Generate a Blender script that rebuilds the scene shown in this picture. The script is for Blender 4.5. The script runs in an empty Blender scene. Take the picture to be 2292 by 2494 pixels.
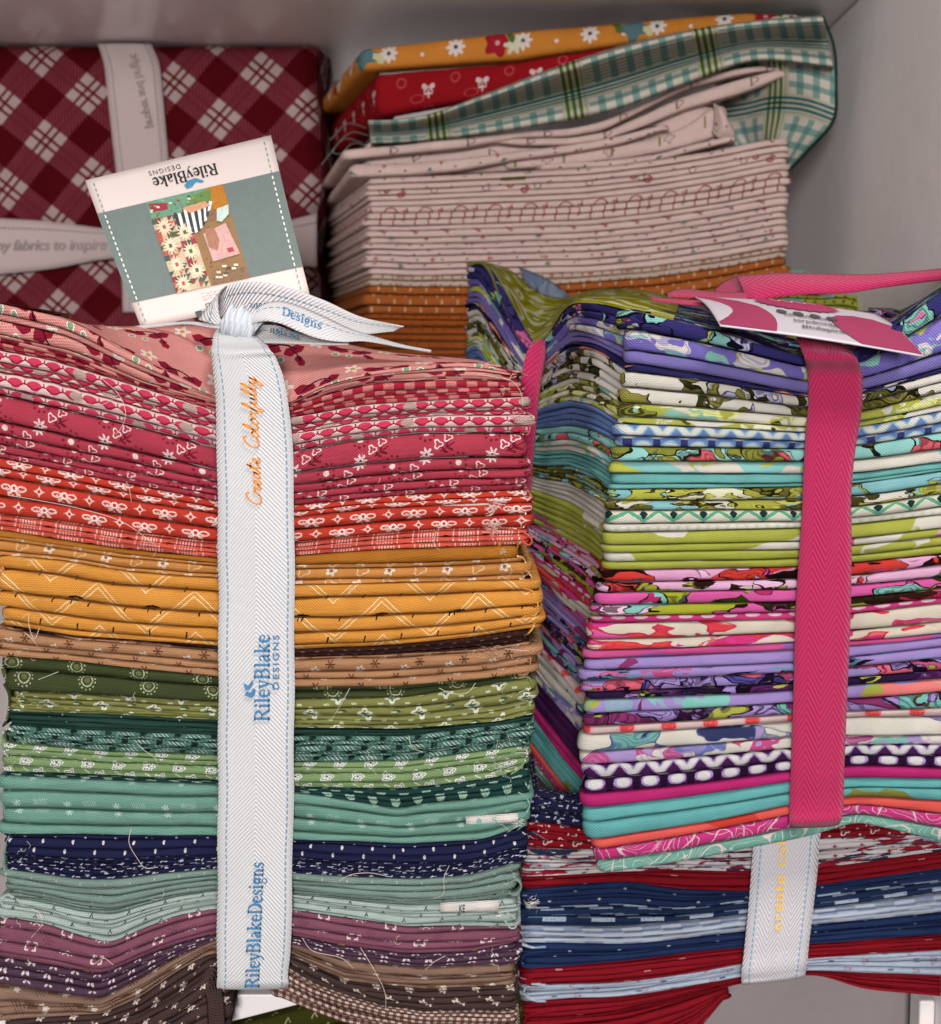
import bpy, math, random
import numpy as np
from mathutils import Vector, Matrix

rnd = random.Random(7)
rs = np.random.RandomState(11)
sc = bpy.context.scene
COL = sc.collection

# ------------------------------------------------------------------ camera
FPX = 3475.0            # focal length in photograph pixels (photo 2292 x 2494)
PW, PH = 2292.0, 2494.0
CAM = np.array([0.0, -0.62, 0.30])
PITCH = math.radians(5.2)
cam_d = bpy.data.cameras.new('camera')
cam = bpy.data.objects.new('camera', cam_d); COL.objects.link(cam)
cam.location = CAM; cam.rotation_euler = (math.radians(90) - PITCH, 0, 0)
cam_d.sensor_fit = 'HORIZONTAL'; cam_d.sensor_width = 36.0
cam_d.lens = 36.0 * FPX / PW
cam_d.clip_start = 0.02; cam_d.clip_end = 20
cam_d.dof.use_dof = True; cam_d.dof.focus_distance = 0.622; cam_d.dof.aperture_fstop = 13
sc.camera = cam

# ------------------------------------------------------------------ world, lamps, exposure
w = bpy.data.worlds.new('World'); sc.world = w; w.use_nodes = True
bg = w.node_tree.nodes['Background']
bg.inputs[0].default_value = (0.93, 0.93, 0.94, 1); bg.inputs[1].default_value = 0.17
def area(name, loc, target, size, power, color):
    l = bpy.data.lights.new(name, 'AREA'); l.energy = power; l.size = size; l.color = color
    o = bpy.data.objects.new(name, l); COL.objects.link(o); o.location = loc
    d = Vector(target) - Vector(loc); o.rotation_euler = d.to_track_quat('-Z', 'Y').to_euler()
    return o
area('ceiling_light', (0.30, -0.80, 1.45), (0.05, 0, 0.2), 0.36, 18, (1.0, 0.975, 0.95))
area('front_fill', (-0.12, -1.7, 0.48), (0.05, 0, 0.34), 0.36, 34, (1.0, 0.975, 0.965))  # unseen fill lamp, added so that light reaches deep into the shelf
sc.view_settings.view_transform = 'Standard'; sc.view_settings.look = 'None'
sc.view_settings.exposure = 0.0; sc.view_settings.gamma = 1

# ------------------------------------------------------------------ helpers: geometry
cp, sp = math.cos(PITCH), math.sin(PITCH)
FWD = np.array([0, cp, -sp]); UPV = np.array([0, sp, cp]); RGT = np.array([1.0, 0, 0])
def at(px, py, Y):
    """world point at depth Y along the sight line of photo pixel (px, py)"""
    px = np.asarray(px, float); py = np.asarray(py, float); Y = np.asarray(Y, float)
    px, py, Y = np.broadcast_arrays(px, py, Y)
    d = FWD*FPX + (px[..., None]-PW/2)*RGT + (PH/2-py[..., None])*UPV
    t = (Y-CAM[1]) / d[..., 1]
    return CAM + d*t[..., None]

ROOTS = {}
def base_of(p):
    if p is None: return np.zeros(3)
    return ROOTS[p]
def thing(name, loc, label, cat, group=None):
    o = bpy.data.objects.new(name, None); COL.objects.link(o); o.location = loc
    o.empty_display_size = 0.02
    ROOTS[o] = np.array(loc, float)
    o['label'] = label; o['category'] = cat
    if group: o['group'] = group
    return o
def link(name, me, mat, parent, label=None):
    o = bpy.data.objects.new(name, me); COL.objects.link(o)
    if mat is not None: me.materials.append(mat)
    if parent is not None: o.parent = parent
    ROOTS[o] = base_of(parent)
    if label: o['label'] = label
    return o
def mesh(name, V, F, mat, parent=None, uv=None, smooth=True, label=None, solid=None):
    V = np.asarray(V, float).reshape(-1, 3) - base_of(parent)
    me = bpy.data.meshes.new(name)
    me.from_pydata(V.tolist(), [], [list(map(int, f)) for f in F])
    if uv is not None:
        uv = np.asarray(uv, float).reshape(-1, 2)
        lay = me.uv_layers.new(name='UVMap')
        vi = np.empty(len(me.loops), dtype=np.int32); me.loops.foreach_get('vertex_index', vi)
        lay.data.foreach_set('uv', uv[vi].astype(np.float32).ravel())
    if smooth: me.polygons.foreach_set('use_smooth', [True]*len(me.polygons))
    me.update()
    o = link(name, me, mat, parent, label)
    if solid:
        m = o.modifiers.new('thickness', 'SOLIDIFY'); m.thickness = solid; m.offset = 0
    return o
def gridfaces(nu, nv):
    i = np.arange(nu-1)[:, None]*nv + np.arange(nv-1)[None, :]
    i = i.ravel()
    return np.stack([i, i+nv, i+nv+1, i+1], 1)
def gridmesh(name, P, UV, mat, parent=None, **k):
    nu, nv = P.shape[:2]
    return mesh(name, P.reshape(-1, 3), gridfaces(nu, nv), mat, parent, uv=UV.reshape(-1, 2), **k)
def arclen(P):
    d = np.linalg.norm(np.diff(P, axis=0), axis=1)
    return np.concatenate([[0], np.cumsum(d)])
def gridUV(P, u0=0, v0=0):
    u = arclen(P[:, P.shape[1]//2]); v = arclen(P[P.shape[0]//2])
    return np.stack(np.meshgrid(u+u0, v+v0, indexing='ij'), -1)
def crom(pts, n):
    """smooth curve through points, n samples"""
    P = np.asarray(pts, float)
    if len(P) == 2: return P[0] + (P[1]-P[0])*np.linspace(0, 1, n)[:, None]
    k = np.concatenate([[0], np.cumsum(np.maximum(np.linalg.norm(np.diff(P[:, :2], axis=0), axis=1), 1e-6)**0.75)])
    t = np.linspace(0, k[-1], n)
    m = np.zeros_like(P)
    dk = np.diff(k)[:, None]; sl = np.diff(P, axis=0)/dk
    m[1:-1] = (sl[:-1]*dk[1:] + sl[1:]*dk[:-1])/(dk[1:]+dk[:-1]); m[0] = sl[0]; m[-1] = sl[-1]
    j = np.clip(np.searchsorted(k, t, side='right')-1, 0, len(P)-2)
    h = dk[j]; s = ((t-k[j])/h[:, 0])[:, None]
    return ((2*s**3-3*s**2+1)*P[j] + (s**3-2*s**2+s)*h*m[j] + (-2*s**3+3*s**2)*P[j+1] + (s**3-s**2)*h*m[j+1])
def atl(L):
    L = np.asarray(L, float); return at(L[:, 0], L[:, 1], L[:, 2])
def smooth(y, s):
    if s <= 0: return y
    r = int(3*s)+1; k = np.exp(-0.5*(np.arange(-r, r+1)/s)**2); k /= k.sum()
    a = 2*y[0]-y[r:0:-1] if len(y) > r else np.full(r, y[0]); b = 2*y[-1]-y[-2:-r-2:-1] if len(y) > r else np.full(r, y[-1])
    return np.convolve(np.concatenate([a, y, b]), k, 'valid')
def wob(n, amp, step=9):
    """low-frequency random wobble"""
    k = max(3, n//step+2)
    return smooth(np.interp(np.linspace(0, k-1, n), np.arange(k), rs.uniform(-amp, amp, k)), step*0.35)

def fold(name, T, B, N, mat, parent, bulge=0.0024, inner=0.008, u0=0.0, v0=0.0, flat=0.58, nprof=10, label=None,
         closeL=True, closeR=True, gap=0.10, jut=0.0012):
    """one fold of cloth: a rounded nose swept between top curve T and bottom curve B, N = outward normals"""
    n = len(T)
    H = T-B; C = (T+B)/2; h = np.linalg.norm(H, axis=1)
    j = wob(n, jut)[:, None] + rs.uniform(-jut, jut)
    a = np.linspace(-math.pi/2, math.pi/2, nprof)
    bl = np.minimum(bulge, h*0.62+0.0001)[:, None]
    tl = (wob(n, .0007, 14)+rs.uniform(-.0005, .0005))[:, None]
    rows = [C - H*0.5*(1-gap) - N*inner]
    for t in a:
        s = math.sin(t); c = max(math.cos(t), 0)
        sg = math.copysign(abs(s)**0.9, s)
        rows.append(C + H*0.5*sg*(1-gap) + N*(bl*(c**flat) + j + tl*s))
    rows.append(C + H*0.5*(1-gap) - N*inner)
    P = np.stack(rows, 1)
    for q in range(1, P.shape[1]-1):      # small creases in the cloth
        if q == 1: cr_ = wob(n, .00022, 4)
        cr_ = cr_*.6+wob(n, .00020, 4); P[:, q] += N*cr_[:, None]; P[:, q, 2] += cr_*.5
    u = arclen(C) + u0
    m = n//2
    vv = arclen(P[m]); vv = vv - vv[len(vv)//2] + v0
    # keep the arc length of every column proportional to the local thickness
    sc_ = (h/ max(h[m], 1e-5))
    UV = np.zeros((n, P.shape[1], 2)); UV[..., 0] = u[:, None]
    UV[..., 1] = v0 + (vv-v0)[None, :]*(0.25+0.75*np.clip(sc_, .3, 2))[:, None]
    F = gridfaces(n, P.shape[1]).tolist()
    k = P.shape[1]
    if closeL: F.append(list(range(0, k)))
    if closeR: F.append(list(range(n*k-1, (n-1)*k-1, -1)))
    return mesh(name, P.reshape(-1, 3), F, mat, parent, uv=UV.reshape(-1, 2), label=label)

def normals(C):
    t = np.gradient(C, axis=0); t[:, 2] = 0
    t /= np.linalg.norm(t, axis=1)[:, None]+1e-12
    N = np.stack([t[:, 1], -t[:, 0], np.zeros(len(t))], 1)
    for q in range(3): N[:, q] = smooth(N[:, q], 1.2)
    return N/(np.linalg.norm(N, axis=1)[:, None]+1e-12)

def endturn(T, B, side, back=(0.0, 0.1), r=0.003):
    """turn a front run round its end and send it backwards; side = +1 right end, -1 left end"""
    e = -1 if side > 0 else 0
    adds = []
    for X in (T, B):
        E = X[e]; L = []
        d = np.array([back[0], back[1], 0.0])
        c = E + np.array([0, r, 0])
        for q in (30, 60, 90):
            a = math.radians(q); L.append(np.array([E[0]+side*r*math.sin(a), E[1]+r*(1-math.cos(a)), E[2]]))
        p = L[-1]
        for q in (0.12, 0.35, 0.65, 1.0): L.append(p + d*q)
        adds.append(np.array(L))
    if side > 0: return np.vstack([T, adds[0]]), np.vstack([B, adds[1]])
    return np.vstack([adds[0][::-1], T]), np.vstack([adds[1][::-1], B])

# ------------------------------------------------------------------ helpers: node prints
def lin(h):
    h = h.lstrip('#'); c = [int(h[i:i+2], 16)/255 for i in (0, 2, 4)]
    return tuple((x/12.92 if x <= 0.04045 else ((x+0.055)/1.055)**2.4) for x in c)+(1.0,)
NT = None
class E:
    def __init__(s, sock): s.s = sock
    def __add__(a, b): return mth('ADD', a, b)
    __radd__ = __add__
    def __sub__(a, b): return mth('SUBTRACT', a, b)
    def __rsub__(a, b): return mth('SUBTRACT', b, a)
    def __mul__(a, b): return mth('MULTIPLY', a, b)
    __rmul__ = __mul__
    def __truediv__(a, b): return mth('DIVIDE', a, b)
def put(inp, v):
    if isinstance(v, E): NT.links.new(v.s, inp)
    else: inp.default_value = v
def mth(op, a, b=None, c=None):
    n = NT.nodes.new('ShaderNodeMath'); n.operation = op
    put(n.inputs[0], a)
    if b is not None: put(n.inputs[1], b)
    if c is not None: put(n.inputs[2], c)
    return E(n.outputs[0])
def lt(a, b): return mth('LESS_THAN', a, b)
def gt(a, b): return mth('GREATER_THAN', a, b)
def ab(a): return mth('ABSOLUTE', a)
def mx(a, b): return mth('MAXIMUM', a, b)
def mn(a, b): return mth('MINIMUM', a, b)
def sq(a): return mth('SQRT', a)
def cosn(a): return mth('COSINE', a)
def sinn(a): return mth('SINE', a)
def fr(x, p, off=0.0): return (mth('FRACT', (x+off)/p)-0.5)*p
def cid(x, p, off=0.0): return mth('FLOOR', (x+off)/p)
def rot(x, y, a):
    c, s = math.cos(a), math.sin(a); return x*c-y*s, x*s+y*c
def rad(x, y): return sq(x*x+y*y)
def ang(x, y): return mth('ARCTAN2', y, x)
def comb(x, y, z=0.0):
    n = NT.nodes.new('ShaderNodeCombineXYZ'); put(n.inputs[0], x); put(n.inputs[1], y); put(n.inputs[2], z); return E(n.outputs[0])
def noise(x, y, scale=1.0, detail=1.0, z=0.0, dist=0.0, rough=0.5):
    n = NT.nodes.new('ShaderNodeTexNoise'); put(n.inputs['Vector'], comb(x, y, z)); n.inputs['Scale'].default_value = scale
    n.inputs['Detail'].default_value = detail; n.inputs['Distortion'].default_value = dist; n.inputs['Roughness'].default_value = rough
    return E(n.outputs[0])
def mix(f, a, b):
    n = NT.nodes.new('ShaderNodeMix'); n.data_type = 'RGBA'
    put(n.inputs[0], f)
    for i, v in ((6, a), (7, b)):
        if isinstance(v, str): v = lin(v)
        put(n.inputs[i], v)
    return E(n.outputs[2])
def ramp(f, stops, interp='CONSTANT'):
    n = NT.nodes.new('ShaderNodeValToRGB'); put(n.inputs[0], f); r = n.color_ramp; r.interpolation = interp
    while len(r.elements) > 1: r.elements.remove(r.elements[-1])
    r.elements[0].position = stops[0][0]; r.elements[0].color = lin(stops[0][1])
    for p, c in stops[1:]:
        e = r.elements.new(p); e.color = lin(c)
    return E(n.outputs[0])

MATS = {}
def newmat(name):
    global NT
    m = bpy.data.materials.new(name); m.use_nodes = True; NT = m.node_tree
    NT.nodes.clear()
    out = NT.nodes.new('ShaderNodeOutputMaterial'); b = NT.nodes.new('ShaderNodeBsdfPrincipled')
    NT.links.new(b.outputs[0], out.inputs[0])
    uvn = NT.nodes.new('ShaderNodeUVMap'); uvn.uv_map = 'UVMap'
    sep = NT.nodes.new('ShaderNodeSeparateXYZ'); NT.links.new(uvn.outputs[0], sep.inputs[0])
    u = E(sep.outputs[0])*1000.0; v = E(sep.outputs[1])*1000.0
    return m, b, u, v
def bump(b, h, strength, dist=0.0005):
    n = NT.nodes.new('ShaderNodeBump'); n.inputs['Strength'].default_value = strength; n.inputs['Distance'].default_value = dist
    put(n.inputs['Height'], h); NT.links.new(n.outputs[0], b.inputs['Normal'])
def cloth(name, paint, rough=1.0, weave=1.15, sheen=0.0, spec=0.02, wx=0.08, crumple=1.0, sat=0.98):
    """a printed cotton: paint(u, v) returns the print colour, u and v in millimetres"""
    if name in MATS: return MATS[name]
    m, b, u, v = newmat(name)
    # hand-made print: edges wander a little
    du = (noise(u, v, 0.8, 2.0, 3.0)-0.5)*0.9*wx*10; dv = (noise(u, v, 0.8, 2.0, 9.0)-0.5)*0.9*wx*10
    c = paint(u+du, v+dv)
    # twill weave and slight unevenness of dye
    tw = sinn((u+v*0.9)*5.3)*0.6 + sinn((v-u*0.15)*7.6)*0.4
    n1 = noise(u, v, 1.9, 3.0, 1.0, 0.0, .7)
    n2 = noise(u, v, 0.09, 2.0, 5.0)
    f = tw*(0.22*weave) + (n1-0.5)*0.55 + (n2-0.5)*0.22 + 0.66
    mm = NT.nodes.new('ShaderNodeVectorMath'); mm.operation = 'SCALE'
    hs = NT.nodes.new('ShaderNodeHueSaturation'); hs.inputs['Saturation'].default_value = sat
    put(hs.inputs['Color'], c); NT.links.new(hs.outputs[0], mm.inputs[0])
    put(mm.inputs['Scale'], f)
    NT.links.new(mm.outputs[0], b.inputs['Base Color'])
    b.inputs['Roughness'].default_value = rough
    b.inputs['Specular IOR Level'].default_value = spec
    b.inputs['Sheen Weight'].default_value = sheen; b.inputs['Sheen Roughness'].default_value = 0.5
    cr = noise(u, v*1.7, 0.14, 2.0, 7.0)*1.3*crumple + noise(u*.10, v*.55, 1.0, 2.0, 17.0)*1.0*crumple
    bump(b, tw*(0.2*weave) + n1*0.14 + cr, 0.75, 0.0011)
    MATS[name] = m
    return m
def plain(name, col, rough=0.6, spec=0.3, var=0.08, scale=0.02):
    if name in MATS: return MATS[name]
    m, b, u, v = newmat(name)
    tc = NT.nodes.new('ShaderNodeTexCoord'); nn = NT.nodes.new('ShaderNodeTexNoise'); NT.links.new(tc.outputs['Object'], nn.inputs['Vector'])
    nn.inputs['Scale'].default_value = 1/scale; nn.inputs['Detail'].default_value = 3
    mm = NT.nodes.new('ShaderNodeVectorMath'); mm.operation = 'SCALE'; mm.inputs[0].default_value = lin(col)[:3]
    n3 = NT.nodes.new('ShaderNodeTexNoise'); NT.links.new(tc.outputs['Object'], n3.inputs['Vector']); n3.inputs['Scale'].default_value = 9/scale; n3.inputs['Detail'].default_value = 4
    put(mm.inputs['Scale'], (E(nn.outputs[0])-0.5)*var*2+(E(n3.outputs[0])-0.5)*var*1.2+1.0)
    if scale >= .05: bump(b, E(n3.outputs[0]), .25, .0008)
    NT.links.new(mm.outputs[0], b.inputs['Base Color'])
    b.inputs['Roughness'].default_value = rough; b.inputs['Specular IOR Level'].default_value = spec
    MATS[name] = m
    return m

# motifs: each returns a 0/1 mask in a cell (x, y in mm from the motif centre)
def M_dot(x, y, r): return lt(rad(x, y), r)
def M_ring(x, y, r, wd): return lt(ab(rad(x, y)-r), wd)
def M_flower(x, y, r, n=5, a=0.3, ph=0.0): return lt(rad(x, y), (cosn(ang(x, y)*n+ph)*a+1.0)*r)
def M_flowerline(x, y, r, n=5, a=0.3, wd=0.2, ph=0.0): return lt(ab(rad(x, y)-(cosn(ang(x, y)*n+ph)*a+1.0)*r), wd)
def M_bar(x, y, hw, hh): return mn(lt(ab(x), hw), lt(ab(y), hh))
def M_ell(x, y, a, b): return lt(x*x/(a*a)+y*y/(b*b), 1.0)
def M_star4(x, y, r): return lt(sq(ab(x))+sq(ab(y)), math.sqrt(r))
def M_dots_ring(x, y, r, d, n):
    t = ang(x, y)*(n/(2*math.pi)); return mn(lt(ab(rad(x, y)-r), d), lt(ab(mth('FRACT', t)-0.5), d*n/(2*math.pi*r)))
def M_leafpair(x, y, s):
    x1, y1 = rot(x-s*0.55, y, 0.5); x2, y2 = rot(x+s*0.55, y, -0.5)
    return mx(mx(M_ell(x1, y1, s*0.55, s*0.28), M_ell(x2, y2, s*0.55, s*0.28)), M_bar(x, y+s*0.3, s*0.09, s*0.8))
def M_twig(x, y, s):
    m = M_bar(x, y, s*0.08, s)
    for sg in (1, -1):
        a, b = rot(x-sg*s*0.35, y-s*0.15, sg*0.9); m = mx(m, M_ell(a, b, s*0.16, s*0.45))
        a, b = rot(x-sg*s*0.3, y+s*0.5, sg*0.9); m = mx(m, M_ell(a, b, s*0.14, s*0.36))
    return m
def M_leaf(x, y, s, a):
    x, y = rot(x, y, a)
    jag = cosn(x*(7.0/s))*0.07*s
    return lt(x*x/(s*s)+(y*y)/((s*0.36)**2), 1.0+0.0) if False else mn(lt(ab(y)+jag, (x*x/(s*s)*(-1.0)+1.0)*s*0.42), lt(ab(x), s))

def cells(u, v, pu, pv, ou=0.0, ov=0.0, stag=0.5):
    r = cid(v, pv, ov)
    x = fr(u + r*(stag*pu), pu, ou); y = fr(v, pv, ov)
    return x, y
def scaled(k, f): return lambda u, v: f(u/k, v/k)
def prt(bgc, *layers):
    """print made of motif layers (fn, colour, pu, pv, ou, ov, stagger)"""
    def paint(u, v):
        c = lin(bgc) if isinstance(bgc, str) else bgc(u, v)
        wear = 0.94-gt(noise(u, v, 1.3, 2.0, 21.0), .60)*0.38
        for L in layers:
            fn, col, pu, pv, ou, ov, st = L
            x, y = cells(u, v, pu, pv, ou, ov, st)
            c = mix(fn(x, y)*wear, c, col)
        return c
    return paint
def agate(cols, su, sv, seed, dist=.8, det=.6, sk=.35):
    st = [(0.0, cols[0])]+[(.1+.8*i/len(cols), c) for i, c in enumerate(cols) if i]
    def paint(u, v):
        n = noise(u*su+v*(su*sk), v*sv, 1.0, det, seed*3.7+0.3, dist); return ramp((n-0.5)*1.9+0.5, st)
    return paint
def stops(cols, line=None, *a, hi=None): return cols, line
def swirl(cl, su=0.09, sv=0.16, seed=0.0, dist=0.8, det=1.5, sk=0.35):
    """large-scale print: plain ground with curved, outlined and hatched patches"""
    cols, line = cl; g0 = cols[0]; rest = [c for c in cols if c != g0]
    pg = min(.75, max(.30, cols.count(g0)/len(cols)))
    st = [(0.0, g0)]+[(pg+(1-pg)*i/len(rest), c) for i, c in enumerate(rest)]
    def paint(u, v):
        wx_ = (noise(u*su*1.5, v*sv, 1.0, 1.0, seed*5.1)-.5)*1.7*dist; wy_ = (noise(u*su*1.5, v*sv, 1.0, 1.0, seed*5.1+40)-.5)*1.5*dist
        x = u*(su*1.05)+v*(su*sk)+wx_; y = v*(sv*.62)-u*(su*.18)+wy_
        def vor(feat):
            n = NT.nodes.new('ShaderNodeTexVoronoi'); n.voronoi_dimensions = '3D'; n.feature = feat; n.inputs['Scale'].default_value = 1.0
            put(n.inputs['Vector'], comb(x, y, seed*2.3)); return n
        n1 = vor('F1'); sp_ = NT.nodes.new('ShaderNodeSeparateColor'); NT.links.new(n1.outputs['Color'], sp_.inputs[0]); r = E(sp_.outputs[0])
        c = ramp(r, st); mot0 = gt(r, pg)
        n2 = NT.nodes.new('ShaderNodeTexVoronoi'); n2.voronoi_dimensions = '3D'; n2.inputs['Scale'].default_value = 2.7; put(n2.inputs['Vector'], comb(x+wy_*.4, y*1.2, seed+7.7))
        s2 = NT.nodes.new('ShaderNodeSeparateColor'); NT.links.new(n2.outputs['Color'], s2.inputs[0]); r2 = E(s2.outputs[0])
        frag = mn(mx(mn(mot0, gt(r2, .60)), gt(r2, .93)), lt(E(n2.outputs['Distance']), .62))
        c = mix(frag, c, ramp(E(s2.outputs[1]), [(i/len(cols), q) for i, q in enumerate(cols)]))
        if line: c = mix(mn(mn(frag, gt(E(n2.outputs['Distance']), .47)), 1.0)*.8, c, line)
        ed = vor('DISTANCE_TO_EDGE'); e = E(ed.outputs[0]); mot = gt(r, pg)
        d1 = E(n1.outputs['Distance'])
        h = mn(mn(gt(sinn(d1*38.0+r*40.0), .35), mot), gt(E(sp_.outputs[1]), .45))
        c = mix(h*.55, c, line or rest[len(rest)//2])
        if line: c = mix(mn(lt(e, .035), mot), c, line)
        return c
    return paint
# ------------------------------------------------------------------ prints
W = '#f2e6e0'
P = {}
def D(key, paint, **k): P[key] = (paint, k)
SCL = {'pink_floral': 1.35, 'rose': 1.3, 'redflowers': 1.3, 'coralstripe': 1.1, 'apricot': 1.2, 'tan': 1.3, 'darkolive': 1.15, 'olive': 1.25, 'tealslash': 1.1, 'orangefloral': 1.6, 'redcherry': 1.35,
       'taupe': 1.15, 'plum': 1.1, 'redscallop': 1.2, 'crimsonprint': 1.2, 'navyblock': 1.35, 'paleblock': 1.35}
SATS = {'olive': .85, 'greenfloral': .84, 'mint': .84, 'tealslash': .85, 'darkteal': .85, 'darkolive': .85, 'celadon': .85, 'mustard': .95, 'navy': .9, 'navysmall': .9}
def mat(key):
    f, k = P[key]; k = dict(k)
    if key in SATS: k['sat'] = SATS[key]
    return cloth('cotton_'+key, scaled(SCL[key], f) if key in SCL else f, **k)

def pink_floral(u, v):
    c = lin('#e0948c')
    x, y = cells(u, v, 23, 19, 3, 4); c = mix(M_flower(x, y, 2.3, 5, .35), c, '#f4dcd2'); c = mix(M_dot(x, y, .9), c, '#d99a3a')
    x, y = cells(u, v, 23, 19, 15, 7)
    c = mix(M_leaf(x+4, y, 4.6, .4), c, '#8e1630'); c = mix(M_leaf(x-4, y+1, 4.6, -.5), c, '#8e1630')
    c = mix(mn(lt(ab(y-1.2+x*x*.07), .35), lt(ab(x), 5)), c, '#2c1420')
    x, y = cells(u, v, 23, 19, 9, 13); c = mix(M_leaf(x, y, 3.2, 1.1), c, '#9b1c33'); c = mix(mn(lt(ab(x+y*y*.1), .3), lt(ab(y-3), 3)), c, '#2c1420')
    x, y = cells(u, v, 23, 19, 20, 11); c = mix(M_dot(x, y, 1.35), c, '#eef0dc'); c = mix(M_dot(x, y, 1.0), c, '#8fa383')
    x, y = cells(u, v, 23, 19, 15.5, 12); c = mix(M_dot(x, y, 1.2), c, '#eef0dc'); c = mix(M_dot(x, y, .9), c, '#8fa383')
    return c
D('pink_floral', pink_floral, crumple=.5)
def checks(u, v):
    a = gt(fr(u, 9), 0); h = gt(sinn((u+v)*5.2), -0.1)
    c = mix(a, '#e58d86', '#b52138'); return mix(h*0.45, c, '#9c1430')
D('checks', checks)
def trellis(u, v):
    c = lin('#efcbc8')
    x, y = cells(u, v, 8.2, 5.2, 0, 2.6)
    c = mix(mx(M_ell(x, y-.3, 3.1, 1.75), M_ell(x, y+1.4, 1.8, .9)), c, '#d23a5a')
    x, y = cells(u, v, 8.2, 5.2, 4.1, 2.6)
    c = mix(mx(lt(ab(ab(x)*.55+y-.5), .35), M_bar(x, y-1.0, .3, 1.0)), c, '#9c1230')
    x, y = cells(u, v, 49.2, 5.2, 9, 2.6, .37); c = mix(M_ell(x, y, 3.0, 1.9), c, '#bfa095')
    return c
D('trellis', trellis)
D('rose', prt('#b43c4e', (lambda x, y: M_flower(x, y, 1.7, 7, .42), '#f3dcd8', 22, 9, 4, 4, .5), (lambda x, y: M_dot(x, y, .45), '#5a1020', 22, 9, 4, 4, .5),
   (lambda x, y: M_dots_ring(x, y, 2.6, .42, 9), '#6f1226', 22, 9, 15, 6, .5), (lambda x, y: M_dot(x, y, 1.0), '#f3dcd8', 22, 9, 15, 6, .5),
   (lambda x, y: M_twig(*rot(x, y, 1.0), 2.8), '#6f1226', 22, 9, 19, 1.5, .5),
   (lambda x, y: mx(M_flowerline(x-1.6, y-1.2, 1.2, 3, .3, .25), M_flowerline(x+1.6, y+1.2, 1.2, 3, .3, .25)), '#f3dcd8', 22, 9, 9.5, 8.5, .5)))
def redflowers(u, v):
    c = lin('#c83a28')
    x, y = cells(u, v, 17, 6.5, 0, 3.25)
    pet = mx(mx(M_ell(x-2.6, y, 1.7, .95), M_ell(x+2.6, y, 1.7, .95)), mx(M_ell(*rot(x-1.3, y+1.5, .8), 1.3, .5), M_ell(*rot(x+1.3, y+1.5, -.8), 1.3, .5)))
    hol = mx(M_ell(x-2.6, y, 1.1, .45), M_ell(x+2.6, y, 1.1, .45))
    c = mix(pet, c, '#f6cfc4'); c = mix(hol, c, '#c83a28')
    c = mix(M_ring(x, y, .85, .3), c, '#fbe6e0'); c = mix(mn(M_dots_ring(x, y, 2.4, .35, 9), lt(y, 0.0)), c, '#f6cfc4')
    x, y = cells(u, v, 17, 6.5, 8.5, 3.25)
    c = mix(M_star4(x, y, 2.6), c, '#f6cfc4'); c = mix(M_dot(x, y, .55), c, '#c83a28')
    return c
D('redflowers', redflowers)
def coralstripe(u, v):
    c = lin('#dc5746')
    x = fr(u, 16); k = mn(lt(ab(x), 3.4), gt(sinn(u*5.4), .1)); k = mn(k, lt(ab(fr(v, 4.2)), 1.6))
    c = mix(k, c, '#f7cfc2')
    c = mix(mn(lt(ab(ab(x)-4.9), .25), lt(ab(fr(v, 4.2)), 1.8)), c, '#f7cfc2')
    x, y = cells(u, v, 16, 4.2, 8, 0, 0); c = mix(M_leafpair(x, y, 1.7), c, '#3c1414')
    return c
D('coralstripe', coralstripe)
D('goldbrown', prt('#b06d22', (lambda x, y: M_flowerline(x, y, 1.7, 5, .2, .2), '#d99a58', 31, 12, 2, 2, .5)))
D('apricot', prt('#cf8a45', (lambda x, y: M_flower(x, y, 1.8, 5, .25), '#f4ddc8', 21, 6, 3, 3, .5), (lambda x, y: M_dot(x, y, .7), '#8a5528', 21, 6, 3, 3, .5),
   (lambda x, y: M_flowerline(x, y, 1.9, 3, .3, .25), '#f0cfa8', 21, 6, 13, 3, .5)))
def mustard(u, v):
    c = lin('#e0932a')
    z = mth('PINGPONG', u+3, 21.0)
    t = fr(v-z*1.0, 21)
    l = mx(lt(ab(t-1.3), .38), lt(ab(t+1.3), .38)); c = mix(l, c, '#f6d49a')
    x, y = cells(u, v, 16, 12, 6, 2, .5); c = mix(M_bar(*rot(x, y, .2), .32, 1.8), c, '#1d1a1c')
    x, y = cells(u, v, 34, 22, 20, 7, .5); c = mix(M_leafpair(x, y, 3.2), c, '#1d1a1c')
    return c
D('mustard', mustard)
D('golddots', prt('#dd8f26', (lambda x, y: M_dot(x, y, 1.05), '#f8e6d0', 7.2, 3.6, 0, 0, .5), (lambda x, y: M_dot(x, y, .4), '#3a2010', 7.2, 7.2, 3, 1.5, .5)))
D('darkbrown', prt('#3d2420', (lambda x, y: M_bar(x, y, .8, .3), '#8a6656', 6, 2, 0, 0, .5)))
D('tan', prt('#b98761', (lambda x, y: lt(rad(x, y), (cosn(ang(x, y)*6)*.6+.9)*1.2), '#5a3320', 15, 6, 3, 4, .5), (lambda x, y: M_flower(x, y, 1.3, 5, .3), '#f2dccb', 15, 6, 8, 6, .5),
   (lambda x, y: M_dot(x, y, .45), '#5a3320', 15, 6, 8, 6, .5)))
D('darkolive', prt('#424c27', (lambda x, y: M_ring(x, y, 2.1, .25), '#b9bd8c', 24, 8, 6, 4, .5), (lambda x, y: M_dot(x, y, 1.1), '#6f7340', 24, 8, 6, 4, .5),
   (lambda x, y: M_dots_ring(x, y, 3.2, .3, 13), '#b9bd8c', 24, 8, 6, 4, .5)))
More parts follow.
